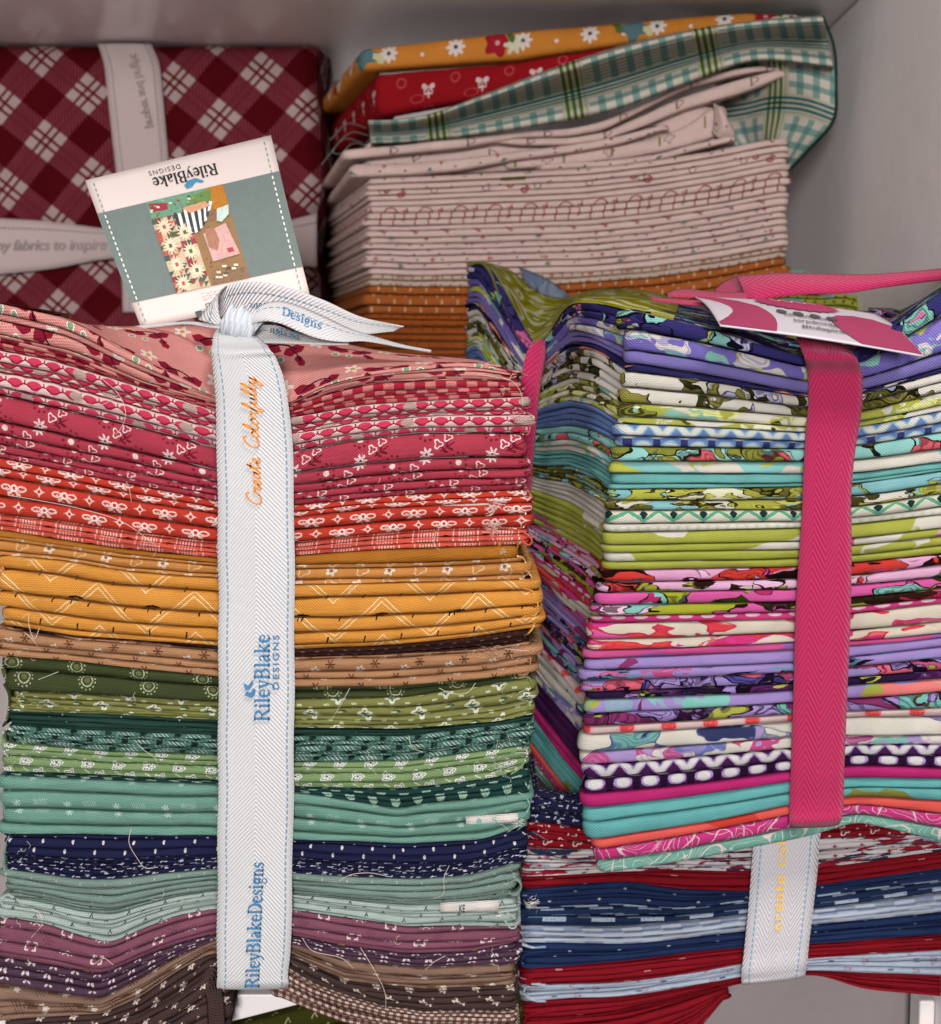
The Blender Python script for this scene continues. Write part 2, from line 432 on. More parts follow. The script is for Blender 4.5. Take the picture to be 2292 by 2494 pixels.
D('olive', prt('#87883f', (lambda x, y: M_flower(x, y, 2.2, 4, .3), '#e6e8cf', 19, 6, 2, 3, .5), (lambda x, y: M_flower(x, y, 1.1, 4, .3), '#3a5a3c', 19, 6, 2, 3, .5),
   (lambda x, y: M_leafpair(x, y, 1.6), '#2f5238', 19, 6, 10, 2, .5), (lambda x, y: M_bar(x, y, .9, .35), '#d8dcae', 9.5, 3, 6, 1, .5)))
D('darkteal', prt('#254a3f', (lambda x, y: M_bar(x, y, .25, .7), '#b9d0c4', 26, 7, 0, 0, .4)))
D('tealslash', prt('#477a6c', (lambda x, y: mn(mn(lt(ab(fr(x+y*.9, 1.7)), .22), lt(ab(x), 3.6)), lt(ab(y), 1.5)), '#cfe2d8', 14, 4.6, 0, 2.3, .5),
   (lambda x, y: M_flower(x, y, 1.35, 3, .15), '#101c1c', 14, 4.6, 7, 2.3, .5)))
D('greenfloral', prt('#7f9f60', (lambda x, y: M_flower(x, y, 2.7, 5, .2), '#e9eede', 13.5, 7, 3, 4, .5), (lambda x, y: M_flowerline(x, y, 1.7, 5, .35, .22), '#2f4a44', 13.5, 7, 3, 4, .5),
   (lambda x, y: M_dot(x, y, .55), '#1e3434', 13.5, 7, 3, 4, .5), (lambda x, y: M_bar(*rot(x, y, .5), 1.6, .3), '#cfe0b8', 13.5, 7, 9, 2, .5)))
D('scallop', prt('#23423f', (lambda x, y: mn(M_dot(x, y-.6, 2.1), lt(y, .4)), '#9fc0ac', 10, 4.4, 0, 2, .5), (lambda x, y: M_bar(x, y, 1, .2), '#9fc0ac', 10, 4.4, 5, 0, .5)))
D('mint', prt('#6ba28f', (lambda x, y: mn(mn(lt(ab(fr(x+y*.5, 1.0)), .14), lt(ab(x), 3.0)), lt(ab(y), 1.4)), '#b4d6c6', 22, 9, 4, 5, .5), (lambda x, y: M_flower(x, y, 1.3, 7, .5), '#bcdccc', 22, 9, 14, 6, .5)))
D('navy', prt('#20234a', (lambda x, y: M_ell(x, y, .55, 1.1), '#e9e4e2', 13.5, 4.4, 0, 2.2, .45)))
D('navysmall', prt('#1e2044', (lambda x, y: M_bar(x, y, 1.0, .22), '#cfcfe0', 7, 2.6, 0, 1, .37), (lambda x, y: M_ell(*rot(x, y, .7), .35, .9), '#cfcfe0', 9, 2.6, 3, 1, .37),
   (lambda x, y: M_flower(x, y, .8, 5, .4), '#d9d9e6', 27, 5.2, 3, 1, .37)))
D('navyblock', prt('#243556', (lambda x, y: M_bar(x, y, 4.2, .9), '#b9c6dc', 17.5, 4.2, 0, 2, .5), (lambda x, y: M_bar(x, y, 4.2, .5), '#8ea0c4', 17.5, 4.2, 5, 1, .5)))
D('celadon', prt('#7f9a8e', (lambda x, y: M_bar(x, y, .7, .25), '#1d2a30', 23, 5, 0, 1, .3), (lambda x, y: M_bar(x, y, .2, .6), '#c8d8cc', 11, 3.7, 3, 1, .3)))
D('celadonlight', prt('#b0c0b8', (lambda x, y: mx(M_bar(*rot(x, y, .6), .25, 1.1), M_bar(*rot(x-.5, y, -.6), .25, .9)), '#2f3c50', 17, 4.4, 0, 2, .5)))
def mauve(u, v):
    c = lin('#8c5468')
    x, y = cells(u, v, 30, 9, 5, 4.5, .5)
    a = mx(mn(lt(ab(ab(x-3)-2.2), .35), lt(ab(y), 1.8)), mn(lt(ab(ab(y)-1.6), .35), lt(ab(ab(x-3)-1.6), .8)))
    c = mix(a, c, '#f0d4d6')
    x, y = cells(u, v, 30, 9, 16, 4.5, .5)
    c = mix(mx(mn(lt(ab(ab(x)*.8+y-.6), .4), lt(ab(x), 1.6)), mx(M_dot(x-2.6, y, .4), M_dot(x+2.6, y, .4))), c, '#f0d4d6')
    x, y = cells(u, v, 30, 9, 25, 1, .5); c = mix(M_flowerline(x, y, 1.2, 6, .7, .25), c, '#5e3348')
    x, y = cells(u, v, 60, 18, 40, 6, .5); c = mix(M_bar(x, y, 1.4, .6), c, '#dd9a2e')
    return c
D('mauve', mauve)
D('plum', prt('#573d50', (lambda x, y: mx(M_ell(*rot(x-.9, y, .5), .75, .42), M_ell(*rot(x+.9, y, -.5), .75, .42)), '#e6d4d8', 9, 3.2, 0, 1.6, .4)))
D('taupe', prt('#937362', (lambda x, y: mn(lt(ab(fr(x+y*.8, 1.3)), .16), M_bar(x, y, 2.2, 1.8)), '#2c1c18', 19, 5.4, 0, 2.6, .5), (lambda x, y: M_flower(x, y, 1.2, 5, .25), '#ecd8cc', 19, 5.4, 9, 2.6, .5),
   (lambda x, y: M_bar(x, y, 2.0, .9), '#6b4c3c', 19, 5.4, 14, 2, .5)))
D('cocoa', prt('#4d3b39', (lambda x, y: M_flower(x, y, 1.6, 5, .3), '#ead6ca', 15, 6.4, 3, 4, .5), (lambda x, y: M_dot(x, y, .45), '#4d3b39', 15, 6.4, 3, 4, .5), (lambda x, y: M_dot(x, y, .6), '#b98f7c', 10.5, 8.2, 12, 1, .5)))
def gingham(u, v):
    a = gt(fr(u, 3.4), 0); b = gt(fr(v, 2.6), 0)
    return mix(a, mix(b, '#8c6352', '#5c3d33'), mix(b, '#d2c0b8', '#80605a'))
D('gingham', gingham)
# bright bundle
OL, DK = '#6f6a1c', '#1a1a12'
D('navyswirl', swirl(stops(['#2c2470', '#7cc0b0', '#2b2368', '#d8509a', '#2c2470', '#c4c02c', '#86c8c0', '#3a2c84', '#c9c3e6'], '#141024', .01), .06, .14, 1), crumple=.5, sat=.88)
D('tealswirl', swirl(stops(['#6a57b4', '#7fbfb0', '#6f5cb8', '#dcd4c6', '#7a68c4', '#74bcb0', '#c3bf33', '#6a57b4', '#dcd4c6'], None), .05, .14, 2), crumple=.5, sat=.88)
D('violet', lambda u, v: lin('#7566b2'), crumple=.5, sat=.88)
D('navystripe', swirl(stops(['#252058', '#2d2768', '#e8784a', '#dcd4c6', '#252058', '#14122c', '#3a307c', '#dcd4c6', '#252058']), .03, .32, 3, .4), crumple=.5, sat=.88)
D('whiteolive', swirl(stops(['#dcd4c6', '#dcd4c6', '#dcd4c6', OL, '#8d8526', '#dcd4c6', '#b9b6dc', '#dcd4c6', '#3c3a14'], DK, .008), .07, .12, 4), crumple=.4, sat=.88)
D('limewhite', swirl(stops(['#dcd4c6', '#aeb12e', '#efe9c4', '#4a4516', '#aeb12e', '#dcd4c6', '#7fbfb8', '#e4e48a', '#dcd4c6']), .06, .16, 5), crumple=.4, sat=.88)
def bluediamond(u, v, A='#5878b6', B='#d8d6ce', C='#8fbccb', D_='#27306e'):
    x = fr(u, 12.4); w_ = v+3.2; n = (noise(u, v, .5, 2, 2.)-.5)*.7
    t = ab(ab(x)*.75-(w_+2.6)*.62)+n            # zigzag of the upper row
    top = mix(lt(t, 1.25), mix(lt(t, 2.0), A, C), B)
    x2 = fr(u, 12.4, 6.2); d = rad(x2*.62, (w_+6.6)*.95)+n
    dome = mix(lt(d, 2.6), mix(lt(ab(x2), 4.6), D_, A), mix(lt(d, 1.9), C, B))
    return mix(gt(w_, -3.2), dome, top)
D('bluediamond', lambda u, v: bluediamond(u, v), crumple=.4, sat=.88)
D('aquabird', swirl(stops(['#8ccfc6', '#92d2c9', '#8ccfc6', '#aeb12e', '#8a8a20', '#8ccfc6', '#8ccfc6', '#d83a50', '#8ccfc6'], '#241e10', .01), .055, .10, 6), crumple=.4, sat=.88)
D('aquawhite', swirl(stops(['#dcd4c6', '#83cbc6', '#83cbc6', '#85cdc8', '#dcd4c6', '#83cbc6', '#c4c633', '#83cbc6']), .035, .10, 7, .5), crumple=.4, sat=.88)
D('aqua', prt('#63b0aa'), crumple=.5, sat=.88)
D('olivefeather', swirl(stops(['#7fbfc4', '#6c641a', '#c6c22c', '#4a4212', '#aaa828', '#e8e4bc', '#6c641a', '#bdbc2a', '#dcd4c6'], '#262208', .02), .05, .22, 8, 1.4, 3), crumple=.4, sat=.88)
def tealtri(u, v):
    x = fr(u, 13.6); y = v+3.4
    t = ab(x)*.66-(y+4.2); n = (noise(u, v, .5, 2, 4.)-.5)*.5
    c = mix(lt(ab(t+n+2.2), 1.5), '#dcd4c6', '#dfe3a0'); c = mix(lt(ab(t+n+2.2), .95), c, '#56a890')
    c = mix(mn(lt(ab(x)*1.0+ab(y-.9)*.75, 1.9), gt(y, -1.2)), c, '#173a38')
    x2 = fr(u, 4.5); return mix(mn(lt(rad(x2, y+6.2), 1.6), lt(y, -4.2)), c, '#e9ecd2')
D('tealtri', tealtri, crumple=.4, sat=.88)
D('limeblob', swirl(stops(['#aeb12e', '#aeb12e', '#aeb12e', '#dcd4c6', '#dcd4c6', '#aeb12e', '#aeb12e', '#aeb12e']), .022, .06, 9, .2), crumple=.4, sat=.88)
D('lime', swirl(stops(['#aeb12e', '#aeb12e', '#aeb12e', '#aeb12e', '#c8418c', '#aeb12e', '#dcd4c6', '#aeb12e'], None), .03, .08, 10, .3), crumple=.5, sat=.88)
D('redpink', swirl(stops(['#e8a6cc', '#d9342c', '#e04a94', '#2a1410', '#e23b3a', '#efb9d6', '#d9342c', '#e048a0', '#efc4dc'], '#24100e', .012), .05, .17, 11), crumple=.4, sat=.97)
D('pinkbird', swirl(stops(['#e9b2d2', '#ecbfda', '#d6343a', '#dcd4c6', '#8cc0c4', '#e9b2d2', '#2a1a10', '#a8a428', '#ecbfda'], '#24100e', .012), .06, .18, 12), crumple=.4, sat=.97)
D('pinkleaf', swirl(stops(['#df5aa4', '#df5aa4', '#dd58a2', '#aeb12e', '#3c4014', '#8cc8c0', '#df5aa4', '#df5aa4', '#c0246c'], '#26140f', .012), .05, .15, 13), crumple=.4, sat=.97)
D('pinkmix', swirl(stops(['#aeb12e', '#2c2a12', '#8cc8c0', '#e05aa6', '#e05aa6', '#c01e50', '#e05aa6', '#f0c4dc', '#3c1a14'], '#26140f', .012), .045, .18, 14), crumple=.4, sat=.97)
D('pinkdots', prt('#cf2f78', (lambda x, y: M_ell(x, y, 3.3, 1.2), '#e0c4ca', 10.2, 4.4, 0, 2.2, .5)), crumple=.4, sat=.97)
D('redwhite', swirl(stops(['#dccfbc', '#dccfbc', '#e23f36', '#e86a5a', '#dccfbc', '#d8308a', '#e85aa6', '#e23f36', '#dccfbc'], '#c81e4e', .006), .035, .16, 15, .7), crumple=.4, sat=.97)
D('magentaplum', swirl(stops(['#d12c86', '#d12c86', '#6a1450', '#2a1430', '#d12c86', '#8a5cb8', '#8a5cb8', '#d12c86', '#6cb8ae']), .045, .17, 16), crumple=.4, sat=.88)
D('lilac', swirl(stops(['#a183cc', '#a183cc', '#a183cc', '#a183cc', '#a183cc', '#9c7cc8', '#a183cc', '#8e1e66'], None, hi=.86), .03, .08, 17, .3), crumple=.5, sat=.88)
D('lilacdark', swirl(stops(['#a183cc', '#a486ce', '#1c1230', '#a486ce', '#5a9cc0', '#1c1230', '#a183cc', '#d02a80', '#a183cc']), .055, .28, 18), crumple=.4, sat=.88)
D('lilacpink', swirl(stops(['#a183cc', '#a486ce', '#4a3a9c', '#c8206c', '#a183cc', '#e04060', '#a183cc', '#a8a426', '#a486ce'], '#1e1028', .014), .06, .14, 19), crumple=.4, sat=.88)
D('plumdark', swirl(stops(['#2a1440', '#3c2068', '#a183cc', '#7a7a1c', '#241234', '#b8b42c', '#a183cc', '#a183cc', '#5c1464'], '#1a0c20', .014), .05, .16, 20), crumple=.4, sat=.88)
D('lilaccoral', swirl(stops(['#a183cc', '#a183cc', '#a486ce', '#f06a62', '#a486ce', '#a183cc', '#7cc8bc', '#7a1260', '#aeb12e'], None), .035, .08, 21, .3), crumple=.4, sat=.88)
D('lilaclime', swirl(stops(['#a183cc', '#a183cc', '#7c1058', '#a486ce', '#aeb12e', '#a183cc', '#8e1466', '#a486ce', '#6cc0b4'], '#2c1034', .012), .045, .12, 22), crumple=.4, sat=.88)
D('redscallop', prt('#ddc0bc', (lambda x, y: M_dot(x, y-1.2, 3.6), '#f6a0b4', 16, 6, 0, 3, .5), (lambda x, y: M_dot(x, y-1.2, 2.8), '#df3328', 16, 6, 0, 3, .5)), crumple=.4, sat=.97)
D('whiteteal', swirl(stops(['#dcd4c6', '#dcd4c6', '#dcd4c6', '#dcd4c6', '#6cb4a8', '#dcd4c6', '#dcd4c6', '#a98cc8', '#2c3464'], '#4a5a8c', .008), .045, .12, 23), crumple=.4, sat=.88)
D('whitelilac', swirl(stops(['#dcd4c6', '#78b8ae', '#dcd4c6', '#a98cc8', '#dcd4c6', '#a98cc8', '#c4247c', '#dcd4c6', '#5a6ab0'], None), .06, .14, 24), crumple=.4, sat=.88)
D('plumscale', lambda u, v: bluediamond(u, v, '#4a1450', '#dcd8d4', '#a88cc4', '#280c30'), crumple=.4, sat=.88)
D('magenta', lambda u, v: lin('#c01e72'), crumple=.5, sat=.97)
D('aquaplain', prt('#5cb4b4'), crumple=.5, sat=.88)
D('aquapatch', swirl(stops(['#5cb4b4', '#5cb4b4', '#5cb4b4', '#5cb4b4', '#5f5cae', '#5cb4b4', '#8a8a30', '#5cb4b4'], None, hi=.98), .025, .05, 25, .2), crumple=.5, sat=.88)
D('coral', swirl(stops(['#ee5a50', '#ee5a50', '#d93a26', '#ee5a50', '#ee5a50', '#d93a26', '#ee5a50']), .022, .05, 26, .2), crumple=.5, sat=.97)
def veins(bgc):
    def paint(u, v):
        n = noise(u, v*1.2, .075, 0.0, 4.0, .4)
        t = ab(fr(n*34.0+u*.06, 3.1)); c = mix(lt(t, .16), bgc, '#e0caca')
        n2 = noise(u, v, .05, 0.0, 14.0, .3); t2 = ab(fr(n2*14.0, 3.0)); return mix(lt(t2, .13), c, '#e0caca')
    return paint
D('pinkveins', veins('#cf2f80'), crumple=.5, sat=.97)
D('seafoam', veins('#67ac98'), crumple=.5, sat=.88)
D('limeswirl', agate(['#a4a01e', '#b4b024', '#aca822', '#e4e0b8', '#a8a41f', '#949018', '#b8b428', '#e4e0b8', '#a4a01e', '#9c981c', '#e4e0b8', '#a4a01e'], .022, .03, 27, 1.3), crumple=.3)
# americana bundle
D('crimson', prt('#8f1020', (lambda x, y: M_bar(x, y, 1.6, .35), '#d8a0a8', 60, 9, 5, 2, .5)))
D('crimsonprint', prt('#8f1020', (lambda x, y: M_flowerline(x, y, 1.5, 3, .4, .3), '#f0dcd8', 12, 6, 0, 2, .5), (lambda x, y: M_dot(x, y, .5), '#f0dcd8', 12, 6, 6, 4, .5)))
def whitered(u, v):
    c = swirl((['#d9cfd0', '#a8b4c0', '#d9cfd0', '#a01428', '#d9cfd0', '#28324e', '#d9cfd0', '#a01428'], None), .06, .5, 6)(u, v)
    x, y = cells(u, v, 13, 4, 0, 1, .4); return mix(M_flower(x, y, .9, 4, .4), c, '#a01428')
D('whitered', whitered)
D('blue', prt('#26365e', (lambda x, y: M_flower(x, y, .7, 5, .4), '#d8dcea', 24, 8, 0, 1, .4)))
D('paleblock', prt('#c3cbda', (lambda x, y: M_bar(x, y, 3.4, 1.2), '#8f9fbf', 14, 3.4, 0, 1.7, .5)))
D('paleblue', prt('#b6c0d2', (lambda x, y: M_flowerline(x, y, 1.1, 3, .5, .25), '#8f2034', 33, 9, 4, 2, .5), (lambda x, y: M_bar(x, y, 1.4, .4), '#4a5878', 41, 9, 18, 2, .5)))
# back stack
def creamprint(u, v):
    c = lin('#efd0c7')
    x, y = cells(u, v, 27, 0x7fff, 0, 0, 0)
    return c
def cream_red(u, v):
    c = lin('#efd0c7')
    x = fr(u, 21); y = v+9.0
    arch = mx(mn(lt(ab(rad(x, y-3.0)-4.0), .42), gt(y, 3.0)), mn(lt(ab(ab(x)-4.0), .42), mn(lt(y, 3.1), gt(y, -6.5))))
    c = mix(arch, c, '#a8343f')
    x = fr(u, 21, 10.5); c = mix(mx(mn(lt(ab(x+.8), .42), lt(ab(y-1.5), 5.5)), mx(M_bar(x+1.8, y-5, 1.6, .4), M_bar(x+.2, y+2.5, 1.4, .4))), c, '#b04850')
    return c
D('creamarch', cream_red, crumple=.4)
BEE = lambda x, y: mx(M_ell(*rot(x, y, .8), 2.1, 1.5), M_ell(*rot(x+1.8, y-1.2, -.4), 1.6, .9))
D('creambee', prt('#efd0c7', (BEE, '#98202e', 19, 13, 0, 12.0, .66), (lambda x, y: mn(BEE(x, y), gt(sinn((x+y)*3.2), .5)), '#e6c6be', 19, 13, 0, 12.0, .66)), crumple=.4)
D('creamcherry', prt('#efd0c7', (lambda x, y: mx(M_ring(x, y, 1.7, .6), M_ell(*rot(x-2.2, y-2.4, .7), 1.9, .8)), '#a83038', 74, 300, 30, 155, 0), (lambda x, y: mx(M_ring(x, y, 1.5, .6), M_ell(*rot(x-2.2, y-2.4, .7), 1.9, .8)), '#a83038', 74, 300, 38, 151, 0),
   (lambda x, y: mx(M_ring(x, y, 2.0, .3), M_bar(x, y-2.4, 2.6, .4)), '#6a4c40', 31, 300, 14, 152, 0)), crumple=.4)
D('creamplain', prt('#efd0c7', (lambda x, y: M_ell(x, y, .9, .5), '#4c3832', 15, 5, 0, 3, .4), (lambda x, y: M_flower(x, y, 1.1, 4, .4), '#a83c40', 34, 11, 5, 3, .4), (lambda x, y: mx(M_bar(x, y, .35, 1.8), mx(M_ell(*rot(x-1, y, .7), 1.3, .4), M_ell(*rot(x+1, y, -.7), 1.3, .4))), '#3a7a68', 44, 15, 9, 9, .4)), crumple=.4)
D('creamolive', prt('#efd0c7', (lambda x, y: M_bar(x, y, .7, 3.0), '#8a7c34', 29, 12, 0, 6, .4), (lambda x, y: M_bar(x, y, 7.5, 1.6), '#8f8238', 190, 300, 180, 156, 0), (lambda x, y: M_flowerline(x, y, 2.3, 4, .4, .35), '#6a4c40', 37, 12, 12, 6, .4)), crumple=.4)
D('creamletter', prt('#efd0c7', (lambda x, y: mx(M_bar(x, y, .26, 2.6), M_bar(x-1, y+1.2, 1.5, .26)), '#5a4440', 4.6, 300, 0, 0, 0), (lambda x, y: mx(gt(ab(x), 9.5), gt(ab(y), 2.3)), '#efd0c7', 46, 9, 4, 4.5, .5), (lambda x, y: mx(M_flowerline(x, y, 2.2, 3, .3, .35), M_bar(x+1, y, .3, 2.5)), '#6a4844', 46, 9, 27, 4.5, .5)), crumple=.4)
D('creamdash', prt('#dabfae', (lambda x, y: M_bar(x, y, .5, 1.2), '#a4582a', 6, 4, 0, 2, .5), (lambda x, y: M_flower(x, y, 1.2, 4, .3), '#b06a3c', 23, 4, 9, 2, .5)), crumple=.4)
D('rust', prt('#b8642a', (lambda x, y: M_bar(x, y, .5, 1.5), '#e2bc92', 9.5, 4.6, 0, 2.3, .3)), crumple=.4)
D('rustplain', prt('#ac5820', (lambda x, y: M_bar(x, y, .5, .5), '#5c2408', 7, 3.6, 0, 1.6, .4)), crumple=.4)
def orangefloral(u, v):
    c = lin('#dc8a30')
    x, y = cells(u, v, 25, 60, 0, 0, 0)
    y = v - 0.0
    c = mix(M_flower(x, y, 3.0, 8, .22), c, '#efe2da'); c = mix(M_dot(x, y, .8), c, '#6a4a4a')
    x2 = fr(u, 12.5, 6.25); c = mix(M_dot(x2, y+1.5, .75), c, '#efe2da')
    x3 = fr(u, 100, 22); c = mix(M_flower(x3-1, y, 4.6, 4, .25, .7), c, '#5f7f84'); c = mix(M_leaf(x3+5, y-1.5, 3.4, 1.2), c, '#5c7434'); c = mix(M_leaf(x3-6, y+1.5, 3, .9), c, '#d9d3a0')
    x4 = fr(u, 100, 72); c = mix(M_flower(x4, y, 4.6, 5, .18), c, '#b01a2c'); c = mix(M_dot(x4, y, .9), c, '#e6a0a8'); c = mix(M_flower(x4-6, y+1, 2.9, 6, .3), c, '#e0dcc0'); c = mix(M_leaf(x4-5, y-2, 3, 1.2), c, '#5c7434')
    return c
D('orangefloral', orangefloral, crumple=.3)
D('redcherry', prt('#a00c1a', (lambda x, y: mx(mx(M_dot(x-1.8, y-1.6, 1.1), M_dot(x+1.8, y-1.6, 1.1)), mx(mx(M_bar(*rot(x-.9, y-.6, -.7), .3, 1.6), M_bar(*rot(x+.9, y-.6, .7), .3, 1.6)), mx(M_bar(x, y+1.5, .3, 1.8), M_bar(x, y+1.4, 1.9, .4)))), '#efd6d2', 24, 200, 4, 102.5, 0),
   (lambda x, y: M_dots_ring(x, y, 1.9, .35, 10), '#d86068', 24, 13, 16, 5, .5), (lambda x, y: mn(lt(ab(x*x/9+y*y/2.4-1.0), .22), gt(sinn(ang(x, y)*14), -.2)), '#d86068', 24, 13, 9, 12, .5)), crumple=.3)
def greenplaid(u, v):
    a = mth('FRACT', u/82.0); b = mth('FRACT', (v+4)/82.0)
    def bands(t, first):
        # cream ground, wide grey-teal bands, narrow stripe trios
        wdb = lt(ab(mth('FRACT', t*8.0)-0.5), .21)
        tri = mn(lt(ab(t-.5), .075), gt(sinn(t*2*math.pi*21), -.05))
        grp = lt(ab(t-.5), .10)
        return wdb, tri, grp
    wa, ta, ga = bands(a, 1); wb, tb, gb = bands(b, 0)
    c = mix(mx(wa, wb), '#e8dccd', '#93b2a5')
    c = mix(mn(wa, wb), c, '#6b9896')
    c = mix(mx(ga, gb), c, '#d2cdb6')
    c = mix(tb, c, '#1f6f78'); c = mix(ta, c, '#5f7a2c'); c = mix(mn(ta, tb), c, '#1c5a3c')
    return c
D('greenplaid', greenplaid, crumple=.3, wx=.02)
def redplaid(u, v):
    # diagonal gingham: solid dark lozenges, hatched bands, white lozenges crossed by thin lines
    w0 = at(212, 227, .352)*1000.0; cu_, cv_ = float(w0[0]), float(w0[2])-450.0
    p = (u-cu_)*(-.01495)+(v-cv_)*(-.01858)+20.25; q = (u-cu_)*.01926+(v-cv_)*(-.01723)+20.25
    a = mth('FRACT', p); b = mth('FRACT', q)
    A = gt(a, .5); B = gt(b, .5)
    h = gt(sinn(u*3.0), .0)
    hat = mix(h, '#5c0818', '#964450')
    c = mix(mn(A, B), hat, '#5a0a12')
    wm = mn(lt(a, .5), lt(b, .5))
    c = mix(wm, c, '#c4aaa6')
    la = mx(lt(ab(a-.19), .022), lt(ab(a-.31), .022)); lb = mx(lt(ab(b-.19), .022), lt(ab(b-.31), .022))
    l = mx(mn(la, lt(b, .5)), mn(lb, lt(a, .5)))
    return mix(mn(mx(la, lb), mx(wm, mn(mx(la, lb), 0.35))), c, '#70101e')
D('redplaid', redplaid, crumple=.25, wx=.01)
D('olivedark', prt('#43431a', (lambda x, y: mx(M_bar(*rot(x, y, .5), .35, 1.7), M_bar(*rot(x-1.4, y, -.5), .35, 1.2)), '#a8a480', 13, 6, 0, 3, .5)))
D('limedots', prt('#b6b84a', (lambda x, y: M_dot(x, y, .8), '#22281c', 5.6, 3.8, 0, 1, .5), (lambda x, y: M_dot(x, y, 5.5), '#7fb8ac', 44, 14, 3, 5, .5)))

def ribbonmat(name, col, chev, slope, per, stitch=None, W_=33.0, inset=3.8, amp=.16):
    if name in MATS: return MATS[name]
    m, b, u, v = newmat(name)   # u = across, v = along (mm)
    z = mth('PINGPONG', u, chev)*slope
    wv = sinn((v+z)*(2*math.pi/per))
    fine = sinn((v-z*.7)*(2*math.pi/(per*.33)))
    n1 = noise(u, v, 1.3, 3.0, 1.0)
    c = lin(col)
    if stitch:
        d = mn(ab(u-inset), ab(u-(W_-inset)))
        st = mn(lt(d, .36), lt(ab(fr(v, 2.9)), 1.0)); c = mix(st, c, stitch)
    mm = NT.nodes.new('ShaderNodeVectorMath'); mm.operation = 'SCALE'
    if isinstance(c, tuple): mm.inputs[0].default_value = c[:3]
    else: NT.links.new(c.s, mm.inputs[0])
    put(mm.inputs['Scale'], wv*(amp*.5)+fine*.02+(n1-.5)*.2+1.0)
    NT.links.new(mm.outputs[0], b.inputs['Base Color'])
    b.inputs['Roughness'].default_value = .8; b.inputs['Specular IOR Level'].default_value = .2
    b.inputs['Sheen Weight'].default_value = .15
    bump(b, wv*.55+fine*.15+n1*.25, .8, .0005)
    MATS[name] = m
    return m
RW = ribbonmat('white_ribbon', '#c9c7c8', 16.0, 1.15, 2.0, '#7893a2', 33.0, 3.8, amp=.16)
RP = ribbonmat('pink_ribbon', '#a8204f', 5.8, 2.0, 3.4, None, amp=.36)
RA = ribbonmat('cream_ribbon', '#c4bfc3', 5.2, 1.9, 2.9, '#6f9ab0', 30.5, 3.6, amp=.2)
RB = ribbonmat('shaded_ribbon', '#cfbab7', 9.0, 1.2, 1.15, '#59606c', 36.5, 4.6)

def ink(name, col): return plain('ink_'+name, col, .7, .2, .12, .004)
# ------------------------------------------------------------------ strips, text, threads
def strip(name, A, B, m, parent, nl=60, nw=7, crown=0.0, flip=False, solid=.0005, label=None, v0=0.0):
    """ribbon between two edge curves given as (px, py, Y)"""
    a = atl(crom(A, nl)); b = atl(crom(B, nl))
    t = np.linspace(0, 1, nw)
    G = a[None]*(1-t)[:, None, None] + b[None]*t[:, None, None]      # across, along
    if crown:
        G[:, :, 1] -= (np.sin(t*math.pi)*crown)[:, None]
    wd = np.linalg.norm(b-a, axis=1).mean()
    UV = np.zeros((nw, nl, 2)); UV[..., 0] = (t*wd)[:, None]; UV[..., 1] = arclen(G[nw//2])[None]+v0
    o = gridmesh(name, G, UV, m, parent, label=label, solid=solid)
    def f(s, l, off=0.0005):
        """map (0..1 across, 0..1 along) to a point just in front"""
        s = np.asarray(s, float); l = np.asarray(l, float)
        L = np.clip(l, 0, 1)*(nl-1); i = np.clip(L.astype(int), 0, nl-2); r = (L-i)[..., None]
        pa = a[i]*(1-r)+a[i+1]*r; pb = b[i]*(1-r)+b[i+1]*r
        p = pa*(1-s[..., None])+pb*s[..., None]
        if crown: p[..., 1] -= np.sin(np.clip(s, 0, 1)*math.pi)*crown
        d = CAM*0+np.array([0, -1.0, 0.35]); d /= np.linalg.norm(d)
        return p + d*off
    return o, f
_tc = {}
def textgeo(s, bold=0.0, shear=0.0, spacing=1.0):
    k = (s, bold, shear, spacing)
    if k in _tc: return _tc[k]
    cu = bpy.data.curves.new('t', 'FONT'); cu.body = s; cu.offset = bold; cu.shear = shear; cu.space_character = spacing; cu.resolution_u = 3
    o = bpy.data.objects.new('t', cu); COL.objects.link(o); bpy.context.view_layer.update()
    me = bpy.data.meshes.new_from_object(o.evaluated_get(bpy.context.evaluated_depsgraph_get()))
    V = np.array([v.co[:] for v in me.vertices]); F = [list(p.vertices) for p in me.polygons]
    bpy.data.objects.remove(o); bpy.data.curves.remove(cu); bpy.data.meshes.remove(me)
    V = V[:, :2]; V -= V.min(0); V /= V[:, 0].max()
    _tc[k] = (V, F); return V, F
def text(name, s, fn, m, parent, bold=0.0, shear=0.0, spacing=1.0, label=None):
    """fn maps text coordinates (x 0..1 along the line, y in same units) to world points"""
    V, F = textgeo(s, bold, shear, spacing)
    return mesh(name, fn(V[:, 0], V[:, 1], V[:, 1].max()), F, m, parent, smooth=False, label=label)
def patch(name, pts, fn, m, parent, off):
    """flat printed shape: outline pts in (a, b) of a surface fn(a, b, off)"""
    pts = np.asarray(pts, float)
    return mesh(name, fn(pts[:, 0], pts[:, 1], off), [list(range(len(pts)))], m, parent, smooth=False)
def strokes(name, paths, fn, m, parent, wd, asp=1.0, label=None):
    """pen strokes: polylines in (x, y), drawn as ribbons of width wd and mapped by fn"""
    V = []; F = []
    for p in paths:
        p = crom(np.array(p, float), max(4, len(p)*5)) if len(p) > 2 else np.array(p, float)
        d = np.gradient(p, axis=0); d /= np.linalg.norm(d, axis=1)[:, None]+1e-9
        nn = np.stack([-d[:, 1], d[:, 0]], 1)
        b0 = len(V)
        for q, e in zip(p, nn): V.append(q+e*wd/2); V.append(q-e*wd/2)
        for i in range(len(p)-1): F.append([b0+2*i, b0+2*i+1, b0+2*i+3, b0+2*i+2])
    V = np.array(V)
    return mesh(name, fn(V[:, 0], V[:, 1]), F, m, parent, smooth=False, label=label)
